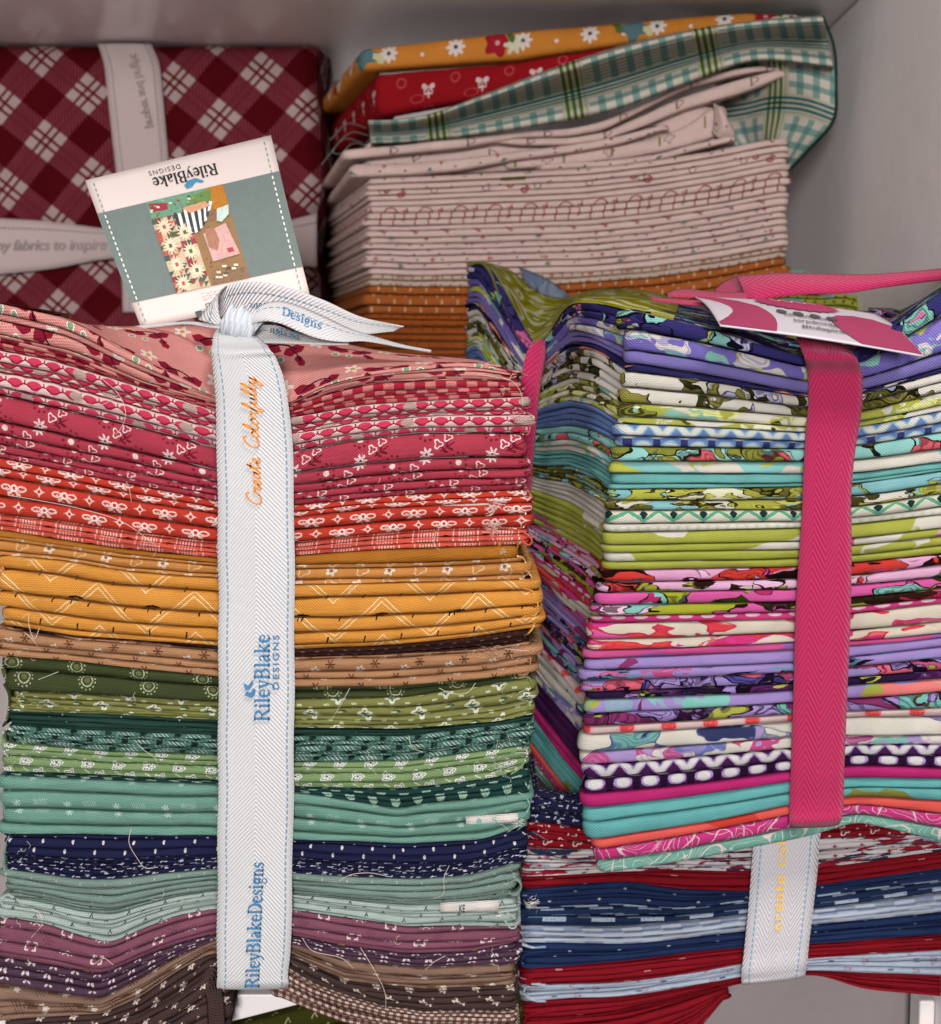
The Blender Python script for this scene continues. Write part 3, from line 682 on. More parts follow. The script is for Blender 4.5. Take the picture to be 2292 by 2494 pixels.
def thread(pts, parent, m, r=0.00011, name='loose_thread'):
    c = atl(crom(pts, len(pts)*7)); V = []; F = []
    for k in range(len(c)):
        for e in range(4): V.append(c[k]+np.array([r*math.cos(e*1.571), -r*.5, r*math.sin(e*1.571)]) if e % 2 == 0 else c[k]+np.array([0, -r*(e-2), r*math.sin(e*1.571)]))
    for k in range(len(c)-1):
        for e in range(4): F.append([4*k+e, 4*k+(e+1) % 4, 4*k+4+(e+1) % 4, 4*k+4+e])
    return mesh(name, V, F, m, parent)

SF = {'R': (.84, [[(.17, 0), (.17, 1)], [(.52, .95), (.66, .75), (.52, .55)], [(.42, .5), (.72, .02)]], [[(.03, .03), (.32, .03)], [(.03, .97), (.5, .97)], [(.17, .52), (.5, .52)], [(.62, .03), (.86, .03)]]),
 'i': (.36, [[(.18, 0), (.18, .66)], [(.18, .84), (.18, .99)]], [[(.03, .03), (.33, .03)], [(.04, .64), (.18, .64)]]),
 'l': (.36, [[(.18, 0), (.18, 1)]], [[(.03, .03), (.33, .03)], [(.04, .97), (.18, .97)]]),
 'e': (.58, [[(.3, .66), (.12, .55), (.1, .3), (.2, .06), (.34, .02)]], [[(.12, .38), (.5, .38), (.46, .58), (.3, .66)], [(.3, .02), (.45, .06), (.52, .16)]]),
 'y': (.62, [[(.12, .64), (.34, .06)]], [[(.52, .64), (.3, -.1), (.18, -.24), (.08, -.2)], [(.0, .65), (.26, .65)], [(.4, .65), (.62, .65)]]),
 'B': (.78, [[(.17, 0), (.17, 1)], [(.48, .97), (.6, .76), (.48, .55)], [(.52, .52), (.67, .27), (.52, .03)]], [[(.03, .03), (.52, .03)], [(.03, .97), (.48, .97)], [(.17, .53), (.5, .53)]]),
 'a': (.6, [[(.42, .5), (.42, .04)], [(.26, .34), (.11, .22), (.14, .06), (.26, .03)]], [[(.1, .56), (.26, .66), (.4, .6), (.42, .5)], [(.42, .38), (.24, .36)], [(.26, .03), (.42, .14)], [(.42, .03), (.57, .05)]]),
 'k': (.68, [[(.16, 0), (.16, 1)], [(.28, .34), (.55, .02)]], [[(.03, .03), (.3, .03)], [(.03, .97), (.16, .97)], [(.18, .28), (.5, .64)], [(.38, .65), (.62, .65)], [(.42, .03), (.68, .03)]]),
 'D': (.86, [[(.17, 0), (.17, 1)], [(.55, .93), (.72, .7), (.72, .3), (.55, .07)]], [[(.03, .03), (.45, .03), (.6, .1)], [(.03, .97), (.45, .97), (.6, .9)]]),
 's': (.5, [[(.12, .54), (.16, .4), (.36, .26), (.4, .12)]], [[(.4, .54), (.27, .66), (.12, .54)], [(.4, .12), (.25, .01), (.08, .12)], [(.42, .66), (.42, .5)], [(.07, .02), (.07, .18)]]),
 'g': (.6, [[(.26, .66), (.12, .5), (.14, .3), (.26, .24)], [(.28, .24), (.42, .32), (.42, .54), (.28, .66)]], [[(.2, .24), (.12, .1), (.4, .04), (.5, -.1), (.3, -.26), (.1, -.18), (.14, -.02)], [(.44, .58), (.57, .64)]]),
 'n': (.66, [[(.16, 0), (.16, .64)], [(.5, .0), (.5, .5)]], [[(.03, .03), (.3, .03)], [(.37, .03), (.63, .03)], [(.03, .64), (.16, .64)], [(.16, .5), (.34, .66), (.5, .5)]])}
def serif(name, word, fn, m, parent, fat=.17, thin=.075):
    """slab-serif lettering; fn maps (0..1 along the word, height in capitals) to world points"""
    x = 0; A_, B_ = [], []
    for ch in word:
        adv, tk, tn = SF[ch]
        A_ += [[(x+p, q) for p, q in l] for l in tk]; B_ += [[(x+p, q) for p, q in l] for l in tn]; x += adv
    g = lambda X, Y_: fn(X/x, Y_)
    o = strokes(name, A_, g, m, parent, fat); strokes(name, B_, g, m, parent, thin); return o

# ------------------------------------------------------------------ shelf
def slab(name, lo, hi, m, kind='structure', bev=.0012, parent=None, label=None):
    lo = np.array(lo, float); hi = np.array(hi, float)
    V = [[(lo, hi)[i][0], (lo, hi)[j][1], (lo, hi)[k][2]] for i in (0, 1) for j in (0, 1) for k in (0, 1)]
    F = [(0, 1, 3, 2), (4, 6, 7, 5), (0, 4, 5, 1), (2, 3, 7, 6), (0, 2, 6, 4), (1, 5, 7, 3)]
    o = mesh(name, V, F, m, parent, smooth=False, uv=[[v[0], v[2]] for v in V])
    if bev:
        q = o.modifiers.new('b', 'BEVEL'); q.width = bev; q.segments = 2
    if kind: o['kind'] = kind
    return o
WALLM = plain('laminate', '#f4eeee', .5, .35, .10, .10)
TOPM = plain('gloss_laminate', '#f2eae8', .22, .7, .05, .1)
WHITE = plain('white_board', '#ded6d4', .45, .4, .05, .1)
zT = float(at(0, 100, .352)[2])         # underside of the shelf above
slab('shelf_above', (-.36, -.05, zT), (.246, .50, zT+.018), TOPM)
XW = .2288
zF = float(at(900, 2420, .03)[2])       # top of the shelf the bundles stand on
slab('back_wall', (-.36, .48, zF-.2), (.246, .50, zT-.001), WALLM)
slab('right_wall', (XW, -.02, zF-.2), (XW+.018, .478, zT-.001), WALLM)
slab('left_wall', (-.36, -.02, zF-.2), (-.342, .478, zT-.001), WALLM)
xs = float(at(1290, 2400, .03)[0])
# board under the left-hand pile: slightly sagging, seen below the ribbon
v = [at(380, 2410, .028), at(380, 2528, .028), at(1300, 2400, .028), at(1300, 2330, .028)]
z0 = float(at(600, 2405, .03)[2])
def wedge(name, x0, x1, zt0, zt1, zb0, zb1, y0, y1, m):
    V = [(x0, y0, zb0), (x1, y0, zb1), (x1, y0, zt1), (x0, y0, zt0), (x0, y1, zb0), (x1, y1, zb1), (x1, y1, zt1), (x0, y1, zt0)]
    F = [(0, 1, 2, 3), (5, 4, 7, 6), (3, 2, 6, 7), (4, 5, 1, 0), (4, 0, 3, 7), (1, 5, 6, 2)]
    o = mesh(name, V, F, m, smooth=False, uv=[[a[0], a[2]] for a in V])
    q = o.modifiers.new('b', 'BEVEL'); q.width = .0008; q.segments = 2
    o['kind'] = 'structure'; return o
YS = .022
pa = at(545, 2494, YS); pb = at(745, 2443, YS)
sl = (pb[2]-pa[2])/(pb[0]-pa[0])
x0 = -.34; x1 = min(pa[0]+(z0-.003-pa[2])/sl, xs-.004)
wedge('shelf', x0, x1, z0, z0, pa[2]+sl*(x0-pa[0]), pa[2]+sl*(x1-pa[0]), YS, .478, WHITE)
slab('shelf_board', (x1+.001, YS+.03, z0-.018), (xs-.004, .478, z0-.001), WHITE)

# ------------------------------------------------------------------ a run of folds between two outline curves
def cur(pts, x, s=1.8):
    p = np.array(pts, float); return smooth(np.interp(x, p[:, 0], p[:, 1]), s)
def run(root, key, n, xg, Yg, top, bot, label, pv=None, u0=None, ends=(1, 1), back=.1, bulge=.0031, wts=None, jut=.0011,
        xr=0.0, inner=.008, wobble=2.1, name='folded_fabric', sub='fold', flat=.58, retL=(0, 1), retR=(0, 1), du=None, thin=True):
    """n folds of one cloth; top and bot are arrays of photo rows over xg"""
    m = mat(key)
    if not wts and n > 1 and thin: wts = [rnd.choice([.38, .6, 1, 1.25]) for _ in range(int(round(n*1.35)))]; n = len(wts)
    wt = np.array(wts if wts else [rnd.uniform(.75, 1.25) for _ in range(n)], float); wt /= wt.sum()
    cum = np.concatenate([[0], np.cumsum(wt)])
    bs = [top*(1-c)+bot*c + (wob(len(xg), wobble) if 0 < c < .999 else 0) for c in cum]
    bs[0] = top; bs[-1] = bot
    par = root; v = rnd.uniform(0, 60); vc = 0.0
    uu = rnd.uniform(0, 120) if u0 is None else u0
    for k in range(n):
        j0 = rnd.uniform(-xr, xr); j1 = rnd.uniform(-xr, xr)
        xq = xg[0]+j0 + (xg-xg[0])*(xg[-1]+j1-xg[0]-j0)/(xg[-1]-xg[0])
        tt = np.interp(xq, xg, bs[k]); bb = np.interp(xq, xg, bs[k+1])
        bb = np.maximum(bb, tt+2.0)
        T = at(xq, tt, Yg); B = at(xq, bb, Yg)
        if ends[0]: T, B = endturn(T, B, -1, (retL[0]*back, retL[1]*back))
        if ends[1]: T, B = endturn(T, B, 1, (retR[0]*back, retR[1]*back))
        N = normals((T+B)/2)
        if pv == 'c':
            hh = np.linalg.norm(T-B, axis=1)[len(T)//2]; v0 = vc-hh*.62; vc -= hh*1.24
        elif pv: v0 = ((k+rnd.uniform(-.22, .22))*pv*SCL.get(key, 1.0))/1000.0
        else: v0 = v/1000.0; v += rnd.uniform(7, 26)
        ukk = (uu + (rnd.uniform(-2, 2) if pv else rnd.uniform(-9, 9)) + (du or 0)*k)/1000.0
        o = fold(name if k == 0 else sub, T, B, N, m, par, bulge=bulge, inner=inner, u0=ukk, v0=v0, jut=jut, flat=flat,
                 label=label if k == 0 else None)
        if k == 0: par = o
    return par
def loop(parent, key, pts, Y=-.0008, depth=.014, th=.0006, du=0.0):
    """cloth edge seen end-on: a thin sheet following pts (px, py) and running back"""
    c = crom(np.array(pts, float), max(10, len(pts)*4))
    a = at(c[:, 0], c[:, 1], Y)
    G = np.stack([a+np.array([0, q, 0]) for q in (0, depth*.4, depth)], 1)
    UV = np.zeros(G.shape[:2]+(2,)); UV[..., 0] = arclen(a)[:, None]+.02+du; UV[..., 1] = np.array([0, depth*.4, depth])[None]
    return gridmesh('cloth_edge', G, UV, mat(key), parent, solid=th)

# ================================================================== bundle with the white ribbon
b0 = at(640, 2410, .05); 
LB = thing('fabric_bundle', b0, 'tall bundle of cotton prints from pink down to brown, tied with a white ribbon', 'fabric bundle', 'ribbon tied fabric bundles')
XL = np.arange(-30, 1301, 9.0)
C = {}
C['top'] = [(-30, 734), (0, 739), (150, 771), (216, 800), (281, 841), (400, 900), (520, 960), (620, 985), (710, 974), (801, 929), (900, 905), (972, 895), (1104, 883), (1180, 885), (1237, 902), (1300, 915)]
C['pink'] = [(-30, 830), (0, 834), (173, 873), (346, 942), (524, 985), (620, 1005), (711, 993), (801, 959), (915, 934), (1104, 925), (1240, 929), (1300, 935)]
C['checks'] = [(-30, 848), (0, 852), (130, 877), (260, 916), (524, 1000), (620, 1022), (711, 1016), (877, 986), (1104, 972), (1270, 965), (1300, 965)]
C['trellis'] = [(-30, 955), (0, 960), (173, 999), (346, 1042), (526, 1090), (620, 1108), (714, 1099), (877, 1069), (1029, 1052), (1275, 1054), (1300, 1056)]
C['rose'] = [(-30, 1110), (0, 1115), (173, 1150), (346, 1185), (530, 1220), (620, 1235), (718, 1230), (915, 1211), (1067, 1201), (1256, 1194), (1300, 1194)]
C['redf'] = [(-30, 1248), (0, 1252), (150, 1270), (300, 1293), (530, 1320), (620, 1326), (720, 1319), (915, 1300), (1067, 1289), (1275, 1283), (1300, 1283)]
C['stripe'] = [(-30, 1287), (0, 1290), (150, 1315), (300, 1337), (532, 1360), (620, 1362), (720, 1353), (915, 1338), (1142, 1330), (1256, 1327), (1300, 1327)]
C['gold'] = [(-30, 1303), (0, 1306), (150, 1326), (300, 1350), (532, 1372), (620, 1376), (720, 1375), (1030, 1370), (1218, 1360), (1300, 1355)]
C['apricot'] = [(-30, 1350), (0, 1350), (150, 1363), (300, 1390), (532, 1406), (620, 1418), (720, 1422), (1030, 1417), (1270, 1411), (1310, 1410)]
C['mustard'] = [(-30, 1520), (0, 1518), (60, 1530), (190, 1549), (341, 1559), (535, 1574), (620, 1580), (722, 1581), (953, 1572), (1142, 1553), (1294, 1530), (1320, 1526)]
C['dbrown'] = [(-30, 1524), (0, 1522), (60, 1534), (190, 1553), (341, 1563), (535, 1580), (620, 1594), (722, 1600), (915, 1595), (1180, 1580), (1300, 1560)]
C['tan'] = [(-30, 1590), (0, 1595), (150, 1605), (300, 1622), (535, 1646), (620, 1664), (722, 1670), (953, 1670), (1180, 1650), (1294, 1633), (1310, 1630)]
C['dolive'] = [(-30, 1675), (50, 1685), (300, 1697), (535, 1710), (620, 1708), (722, 1701), (991, 1697), (1290, 1650), (1310, 1648)]
C['olive'] = [(-30, 1725), (38, 1730), (265, 1739), (535, 1752), (620, 1762), (722, 1769), (991, 1773), (1218, 1754), (1290, 1735), (1310, 1730)]
C['dteal'] = [(-30, 1762), (38, 1768), (265, 1780), (535, 1790), (620, 1790), (722, 1792), (991, 1792), (1290, 1755), (1310, 1750)]
C['teal'] = [(-30, 1805), (50, 1812), (265, 1830), (535, 1840), (620, 1850), (722, 1856), (991, 1852), (1275, 1818), (1310, 1812)]
C['green'] = [(-30, 1872), (20, 1877), (265, 1888), (535, 1901), (620, 1910), (718, 1916), (991, 1920), (1218, 1892), (1286, 1865), (1310, 1860)]
C['scal'] = [(-30, 1884), (20, 1888), (265, 1899), (535, 1910), (620, 1918), (718, 1926), (877, 1952), (968, 1971), (1029, 1958), (1256, 1933), (1310, 1925)]
C['mint'] = [(-30, 2028), (0, 2030), (265, 2032), (535, 2034), (620, 2040), (718, 2043), (991, 2055), (1180, 2043), (1271, 2013), (1310, 2005)]
C['navy'] = [(-30, 2130), (20, 2134), (190, 2160), (290, 2162), (400, 2145), (535, 2130), (620, 2134), (718, 2142), (877, 2153), (1029, 2157), (1142, 2149), (1264, 2115), (1310, 2105)]
C['cel'] = [(-30, 2228), (0, 2232), (114, 2248), (190, 2274), (273, 2294), (341, 2262), (430, 2228), (530, 2208), (620, 2206), (711, 2214), (839, 2233), (991, 2257), (1105, 2252), (1256, 2255), (1310, 2257)]
C['mauve'] = [(-30, 2325), (8, 2331), (150, 2354), (246, 2375), (341, 2333), (430, 2300), (530, 2272), (620, 2270), (711, 2280), (839, 2305), (991, 2323), (1142, 2320), (1248, 2297), (1310, 2290)]
C['plum'] = [(-30, 2392), (0, 2395), (114, 2411), (246, 2432), (341, 2382), (430, 2330), (530, 2284), (620, 2280), (711, 2292), (839, 2335), (1029, 2354), (1245, 2346), (1310, 2345)]
C['taupe'] = [(-30, 2480), (0, 2484), (60, 2474), (246, 2462), (341, 2424), (430, 2366), (520, 2300), (560, 2290), (620, 2286), (711, 2312), (839, 2372), (1029, 2388), (1245, 2392), (1310, 2392)]
def YL(x): return .0 + .0056*np.exp(-((x-620)/112.0)**4) + .0012*np.sin(x/170.0)
def lrow(key, n, a, b, x0, x1, label, **k):
    xg = np.arange(x0, x1+.1, 9.0)
    return run(LB, key, n, xg, YL(xg), cur(C[a], xg), cur(C[b], xg), label, xr=k.pop('xr', 7), **k)
lrow('pink_floral', 4, 'top', 'pink', -20, 1240, 'salmon pink cotton with maroon leaves and white flowers', back=.1)
lrow('checks', 3, 'pink', 'checks', -20, 1262, 'dark red and pink checked cotton')
f1 = lrow('trellis', 4, 'checks', 'trellis', -20, 1274, 'pink and white trellis print cotton', pv=5.2, xr=8)
f2 = lrow('rose', 5, 'trellis', 'rose', -20, 1262, 'rose red cotton with scattered white flowers', wts=[2.6, 1.25, .9, .75, .6] , bulge=.0032)
f3 = lrow('redflowers', 4, 'rose', 'redf', -20, 1272, 'orange red cotton with outlined white flowers', pv=6.5, wts=[.6, .55, 1.25, 1.2])
f4 = lrow('coralstripe', 3, 'redf', 'stripe', -20, 1270, 'coral cotton with short white stripes', pv=4.2)
f5 = lrow('goldbrown', 1, 'stripe', 'gold', -20, 1224, 'plain golden brown cotton')
f6 = lrow('apricot', 3, 'gold', 'apricot', -10, 1262, 'apricot cotton with pale flowers', wts=[.6, 1.5, .6])
f7 = lrow('mustard', 5, 'apricot', 'mustard', 22, 1296, 'mustard cotton with white chevron lines and black twigs', wts=[.9, 1.35, 1.0, .8, .35], bulge=.0032, xr=12, pv='c')
lrow('darkbrown', 2, 'mustard', 'dbrown', 50, 1268, 'thin dark brown cotton')
f8 = lrow('tan', 4, 'dbrown', 'tan', 12, 1282, 'tan cotton with brown sprigs', wts=[.3, 1.3, .8, .8])
f9 = lrow('darkolive', 2, 'tan', 'dolive', 36, 1278, 'dark olive cotton with pale rings', wts=[.9, 1.4])
f10 = lrow('olive', 4, 'dolive', 'olive', 46, 1284, 'olive green cotton with white flowers', pv='c')
lrow('darkteal', 3, 'olive', 'dteal', 44, 1280, 'plain dark green cotton')
f11 = lrow('tealslash', 5, 'dteal', 'teal', 42, 1282, 'teal cotton with white slashes and black dots', pv=4.6)
f12 = lrow('greenfloral', 4, 'teal', 'green', 30, 1270, 'leaf green cotton with white flowers', pv='c', wts=[.7, .8, 1.3, 1.0], xr=7)
lrow('scallop', 2, 'green', 'scal', 30, 1270, 'dark green cotton with scallops', pv=4.4)
f13 = lrow('mint', 4, 'scal', 'mint', 26, 1274, 'mint green cotton with faint white sprigs', wts=[.8, 1.15, 1.0, .6], bulge=.0032)
f14 = lrow('navy', 3, 'mint', 'navy', 32, 1256, 'navy cotton with white dashes', pv=4.4, wts=[.6, 1.2, 1.2]) if False else None
C['navym'] = [(a, (b*.45+np.interp(a, *np.array(C['mint'], float).T)*.55)) for a, b in C['navy']]
C['navyc'] = [(a, (b*.83+np.interp(a, *np.array(C['mint'], float).T)*.17)) for a, b in C['navy']]
f14 = lrow('navy', 3, 'mint', 'navym', 36, 1256, 'navy cotton with white dashes', pv=4.4, wts=[.45, 1, 1.1])
lrow('navysmall', 4, 'navym', 'navyc', 34, 1262, 'navy cotton with tiny scattered marks')
f15 = lrow('celadon', 1, 'navyc', 'navy', 22, 1254, 'grey green cotton folded under the navy')
C['celm'] = [(a, (b*.5+np.interp(a, *np.array(C['navy'], float).T)*.5)) for a, b in C['cel']]
lrow('celadon', 4, 'navy', 'celm', 40, 1234, 'grey green cotton with dark ticks')
f16 = lrow('celadonlight', 4, 'celm', 'cel', 14, 1246, 'pale grey green cotton with dark ticks', pv=4.4, xr=8)
f17 = lrow('mauve', 4, 'cel', 'mauve', 14, 1240, 'mauve cotton with pale brackets', wts=[.7, 1.2, .9, .6], pv='c', bulge=.0022)
f18 = lrow('plum', 4, 'mauve', 'plum', 12, 1238, 'dark plum cotton with pale dots', pv=3.2, du=3)
# brown cloths: they fan out and drop beside the ribbon, left and right pieces of the same cloth
def fan(key, n, xa, xb, top, bot, label, **k):
    xg = np.arange(xa, xb+.1, 7.0)
    return run(LB, key, n, xg, YL(xg)+k.pop('dy', 0), cur(top, xg, 1.0), cur(bot, xg, 1.0), label, xr=k.pop('xr', 2), **k)
TL = [(0, 2395), (114, 2411), (246, 2432), (341, 2382), (430, 2330), (530, 2284), (560, 2276)]
M1 = [(0, 2484), (60, 2476), (246, 2470), (341, 2428), (430, 2368), (500, 2325), (530, 2318), (560, 2330)]
M2 = [(0, 2560), (60, 2540), (150, 2520), (246, 2512), (341, 2488), (430, 2440), (490, 2395), (520, 2370), (545, 2390), (560, 2420)]
M3 = [(0, 2640), (150, 2600), (341, 2570), (430, 2530), (490, 2500), (520, 2490), (545, 2520), (560, 2560)]
f19 = fan('taupe', 3, -4, 548, TL, M1, 'taupe cotton with pen lines and pale flowers', pv='c', ends=(1, 0))
f20 = fan('cocoa', 4, 40, 540, M1, M2, 'chocolate brown cotton with white flowers', pv='c', ends=(1, 1), retR=(-.1, 1))
fan('cocoa', 3, 30, 536, M2, M3, 'chocolate brown cotton with white flowers, lowest folds', pv='c', ends=(1, 1), retR=(-.1, 1))
TR = [(690, 2300), (711, 2294), (839, 2337), (1029, 2354), (1245, 2346)]
R1 = [(690, 2318), (764, 2350), (839, 2388), (1029, 2408), (1245, 2396)]
R2 = [(690, 2345), (764, 2392), (839, 2420), (930, 2447), (1029, 2462), (1245, 2460)]
R3 = [(685, 2428), (764, 2462), (839, 2488), (991, 2518), (1240, 2548)]
fan('taupe', 3, 700, 1232, TR, R1, 'taupe cotton with pen lines, right of the ribbon', pv='c', ends=(0, 1))
fan('cocoa', 4, 694, 1236, R1, R2, 'chocolate brown cotton right of the ribbon', pv='c', ends=(0, 1))
fan('gingham', 5, 684, 1240, R2, R3, 'brown and white gingham cotton', pv=2.6, ends=(1, 1), retL=(.1, 1), wobble=.8)
# the folds dropping at the ribbon
for q in range(6):
    x = 505+q*6
    strip('fold', [(430+q*9, 2452-q*18, .004), (x-14, 2396-q*8, .001), (x+6, 2420, -.001), (x+14, 2530, -.002)],
          [(436+q*9, 2462-q*18, .004), (x-4, 2410-q*8, .001), (x-1, 2434, -.001), (x+5, 2534, -.002)], mat('cocoa'), f20, 26, 4, crown=.001)

# top cloth, sagging under the bow
def sheet(name, front, back, m, parent, nu=90, nv=16, puff=0.0, label=None, vs=1.0):
    a = crom(np.array(front, float), nu); b = crom(np.array(back, float), nu)
    t = np.linspace(0, 1, nv)
    G = np.zeros((nu, nv, 3))
    for j, s in enumerate(t):
        x = a[:, 0]*(1-s)+b[:, 0]*s; y = a[:, 1]*(1-s)+b[:, 1]*s; Y = a[:, 2]*(1-s)+b[:, 2]*s
        e = puff*math.sin(s*math.pi)
        G[:, j] = at(x, y-e, Y)
    # tuck the back edge down
    G[:, -1, 2] -= .006
    U_ = gridUV(G); U_[..., 1] *= vs
    return gridmesh(name, G, U_, m, parent, label=label)
FT = [(x, y+3, .0015) for x, y in C['top'] if x > -31]
BK = [(-30, 752, .052), (0, 760, .052), (150, 782, .052), (216, 790, .054), (281, 792, .054), (400, 786, .055), (520, 784, .055), (620, 790, .055), (710, 802, .055), (801, 822, .055), (900, 846, .054), (972, 858, .054), (1104, 872, .054), (1180, 884, .052), (1232, 903, .047), (1262, 918, .042)]
tops = sheet('top_cloth', FT, BK, mat('pink_floral'), LB, puff=5, vs=.62)
# ragged ends on the right and curls on the left
for key, par, pts in [
    ('pink_floral', f1, [(1180, 888), (1225, 895), (1246, 912), (1240, 925), (1226, 920)]),
    ('trellis', f1, [(1232, 990), (1262, 996), (1284, 1020), (1292, 1046), (1284, 1060), (1268, 1056)]),
    ('trellis', f1, [(1240, 1012), (1270, 1022), (1278, 1040), (1262, 1050)]),
    ('redflowers', f3, [(1232, 1212), (1266, 1224), (1282, 1262), (1276, 1284), (1250, 1288)]),
    ('coralstripe', f4, [(1236, 1288), (1270, 1294), (1296, 1318), (1290, 1328), (1264, 1312), (1246, 1304)]),
    ('goldbrown', f5, [(1212, 1334), (1230, 1318), (1256, 1312), (1262, 1326), (1248, 1352), (1226, 1360)]),
    ('apricot', f6, [(1258, 1355), (1276, 1362), (1280, 1374), (1264, 1374)]),
    ('apricot', f6, [(1270, 1382), (1290, 1398), (1296, 1412), (1278, 1414), (1262, 1408)]),
    ('mustard', f7, [(1270, 1432), (1296, 1440), (1310, 1470), (1304, 1500), (1282, 1508)]),
    ('mustard', f7, [(1272, 1502), (1300, 1500), (1302, 1520), (1288, 1542), (1262, 1546)]),
    ('tan', f8, [(1262, 1590), (1286, 1588), (1292, 1612), (1286, 1640), (1262, 1642), (1258, 1620)]),
    ('olive', f10, [(1262, 1652), (1290, 1652), (1292, 1676), (1262, 1690)]),
    ('olive', f10, [(1268, 1696), (1286, 1706), (1278, 1738), (1240, 1750)]),
    ('tealslash', f11, [(1262, 1768), (1284, 1764), (1292, 1790), (1286, 1812), (1264, 1802)]),
    ('greenfloral', f12, [(1240, 1840), (1266, 1826), (1284, 1830), (1276, 1860), (1240, 1890), (1210, 1902)]),
    ('scallop', f13, [(1254, 1908), (1276, 1902), (1282, 1918), (1272, 1920)]),
    ('mint', f13, [(1262, 1930), (1282, 1944), (1290, 1962), (1276, 1990), (1262, 2004)]),
    ('celadon', f15, [(1240, 2150), (1258, 2144), (1270, 2160), (1254, 2182), (1240, 2176)]),
    ('celadonlight', f16, [(1232, 2222), (1252, 2236), (1256, 2260), (1246, 2262), (1228, 2242)]),
    ('plum', f18, [(1226, 2322), (1244, 2320), (1240, 2342), (1216, 2352)]),
    ('apricot', f6, [(40, 1352), (12, 1358), (-4, 1376), (4, 1392), (30, 1398)]),
    ('mustard', f7, [(60, 1352), (20, 1362), (6, 1384), (12, 1412), (40, 1414), (76, 1402)]),
    ('mustard', f7, [(90, 1422), (52, 1412), (30, 1430), (44, 1452), (66, 1460), (50, 1492)]),
    ('tan', f8, [(60, 1560), (20, 1540), (4, 1532), (2, 1556), (30, 1576), (70, 1584)]),
    ('tan', f8, [(40, 1582), (10, 1580), (2, 1594), (20, 1604)]),
    ('olive', f10, [(60, 1702), (44, 1690), (42, 1712), (60, 1724)]),
    ('darkolive', f9, [(54, 1620), (14, 1606), (4, 1626), (16, 1660), (46, 1684)]),
    ('darkolive', f9, [(8, 1666), (20, 1690), (18, 1740), (6, 1770)]),
    ('greenfloral', f12, [(60, 1816), (40, 1790), (18, 1776), (6, 1788), (10, 1830), (34, 1864)]),
    ('tealslash', f11, [(70, 1800), (42, 1782), (30, 1788), (36, 1806)]),
    ('darkteal', f12, [(50, 1880), (20, 1874), (14, 1894), (30, 1906)]),
    ('mint', f13, [(70, 1912), (36, 1896), (24, 1940), (50, 1948)]),
    ('celadon', f13, [(30, 1910), (8, 1922), (4, 1950), (14, 1990)]),
    ('celadon', f15, [(60, 2142), (30, 2134), (24, 2148), (44, 2156)]),
    ('celadon', f15, [(24, 2032), (12, 2060), (10, 2120), (26, 2150)]),
    ('celadonlight', f16, [(60, 2210), (36, 2190), (14, 2182), (2, 2200), (20, 2216)]),
    ('celadonlight', f16, [(50, 2226), (16, 2216), (2, 2230), (20, 2240)]),
    ('mauve', f17, [(60, 2268), (30, 2258), (12, 2280), (12, 2310), (28, 2322)]),
    ('taupe', f19, [(60, 2400), (20, 2396), (4, 2440), (2, 2474), (24, 2486)])]:
    loop(par, key, pts)
# frayed white tags on the folds
def chip(par, quad, txt, col='#eadfda', tcol='#8a3a34', fx=0.5):
    q = [at(x, y, -.0022) for x, y in quad]
    def f(a, b, off=0.0):
        a = np.asarray(a, float)[..., None]; b = np.asarray(b, float)[..., None]
        return q[0]*(1-a)*(1-b)+q[1]*a*(1-b)+q[2]*a*b+q[3]*(1-a)*b + np.array([0, -off, 0])
    n = 8; A, B = np.meshgrid(np.linspace(0, 1, n), np.linspace(0, 1, 4), indexing='ij')
    G = f(A, B); G[..., 1] += .0012*(2*B-1)**2
    o = gridmesh('selvedge_strip', G, gridUV(G), cloth('selvedge', lambda u, v: lin('#e6dcd6')), par, solid=.0004)
    if txt:
        asp = np.linalg.norm(q[1]-q[0])/np.linalg.norm(q[3]-q[0])
        s = .62/asp
        for t, p in txt:
            text('selvedge_print', t, lambda X, Y_, ym, p=p: f(p+X*s*.9, 0.85-(Y_/max(ym, .1))*.7, .0006), ink('selvedge'+tcol[1:], tcol), o, bold=.01)
    return o
chip(f3, [(1083, 1231), (1188, 1226), (1190, 1242), (1084, 1245)], [('2', .42), ('.', .2)])
chip(f13, [(1134, 1991), (1262, 1982), (1262, 2006), (1136, 2013)], [('S', .5), ('.', .2)], tcol='#5f9684')
chip(f16, [(1072, 2201), (1216, 2194), (1214, 2224), (1074, 2226)], [('KE', .32)], tcol='#2a2c34')

# white ribbon
def LR(y):
    l = np.interp(y, [798, 850, 900, 957, 1100, 1500, 2000, 2300, 2405], [517, 516, 520, 524, 529, 533, 531, 529, 528])
    r = np.interp(y, [812, 833, 864, 908, 957, 1020, 1100, 1250, 1500, 1900, 2200, 2360, 2405], [600, 637, 668, 688, 700, 708, 713, 717, 718, 716, 711, 706, 698])
    return l, r
ys = np.concatenate([np.linspace(806, 1000, 14), np.linspace(1040, 2380, 26)])
A = [(LR(y)[0]+1.2*math.sin(y/37), y, -.0024-.0006*math.sin(y/60)) for y in ys]; Bq = [(LR(y)[1]+1.2*math.sin(y/45+2), y, -.0026-.0007*math.sin(y/70+1)) for y in ys]
A[0] = (530, 800, .018); Bq[0] = (600, 806, .016); A[1] = (520, 818, .01); Bq[1] = (628, 824, .01); A[2] = (517, 840, .003); Bq[2] = (654, 846, .003)
A += [(528, 2396, -.002), (530, 2408, .003), (532, 2408, .012)]; Bq += [(703, 2396, -.002), (697, 2407, .003), (690, 2406, .012)]
RO, RF = strip('ribbon', A, Bq, RW, LB, nl=220, nw=9, crown=.0009, label='white herringbone ribbon with stitched edges and printed words', solid=.0006)
zr = float(at(624, 1600, -.005)[2])
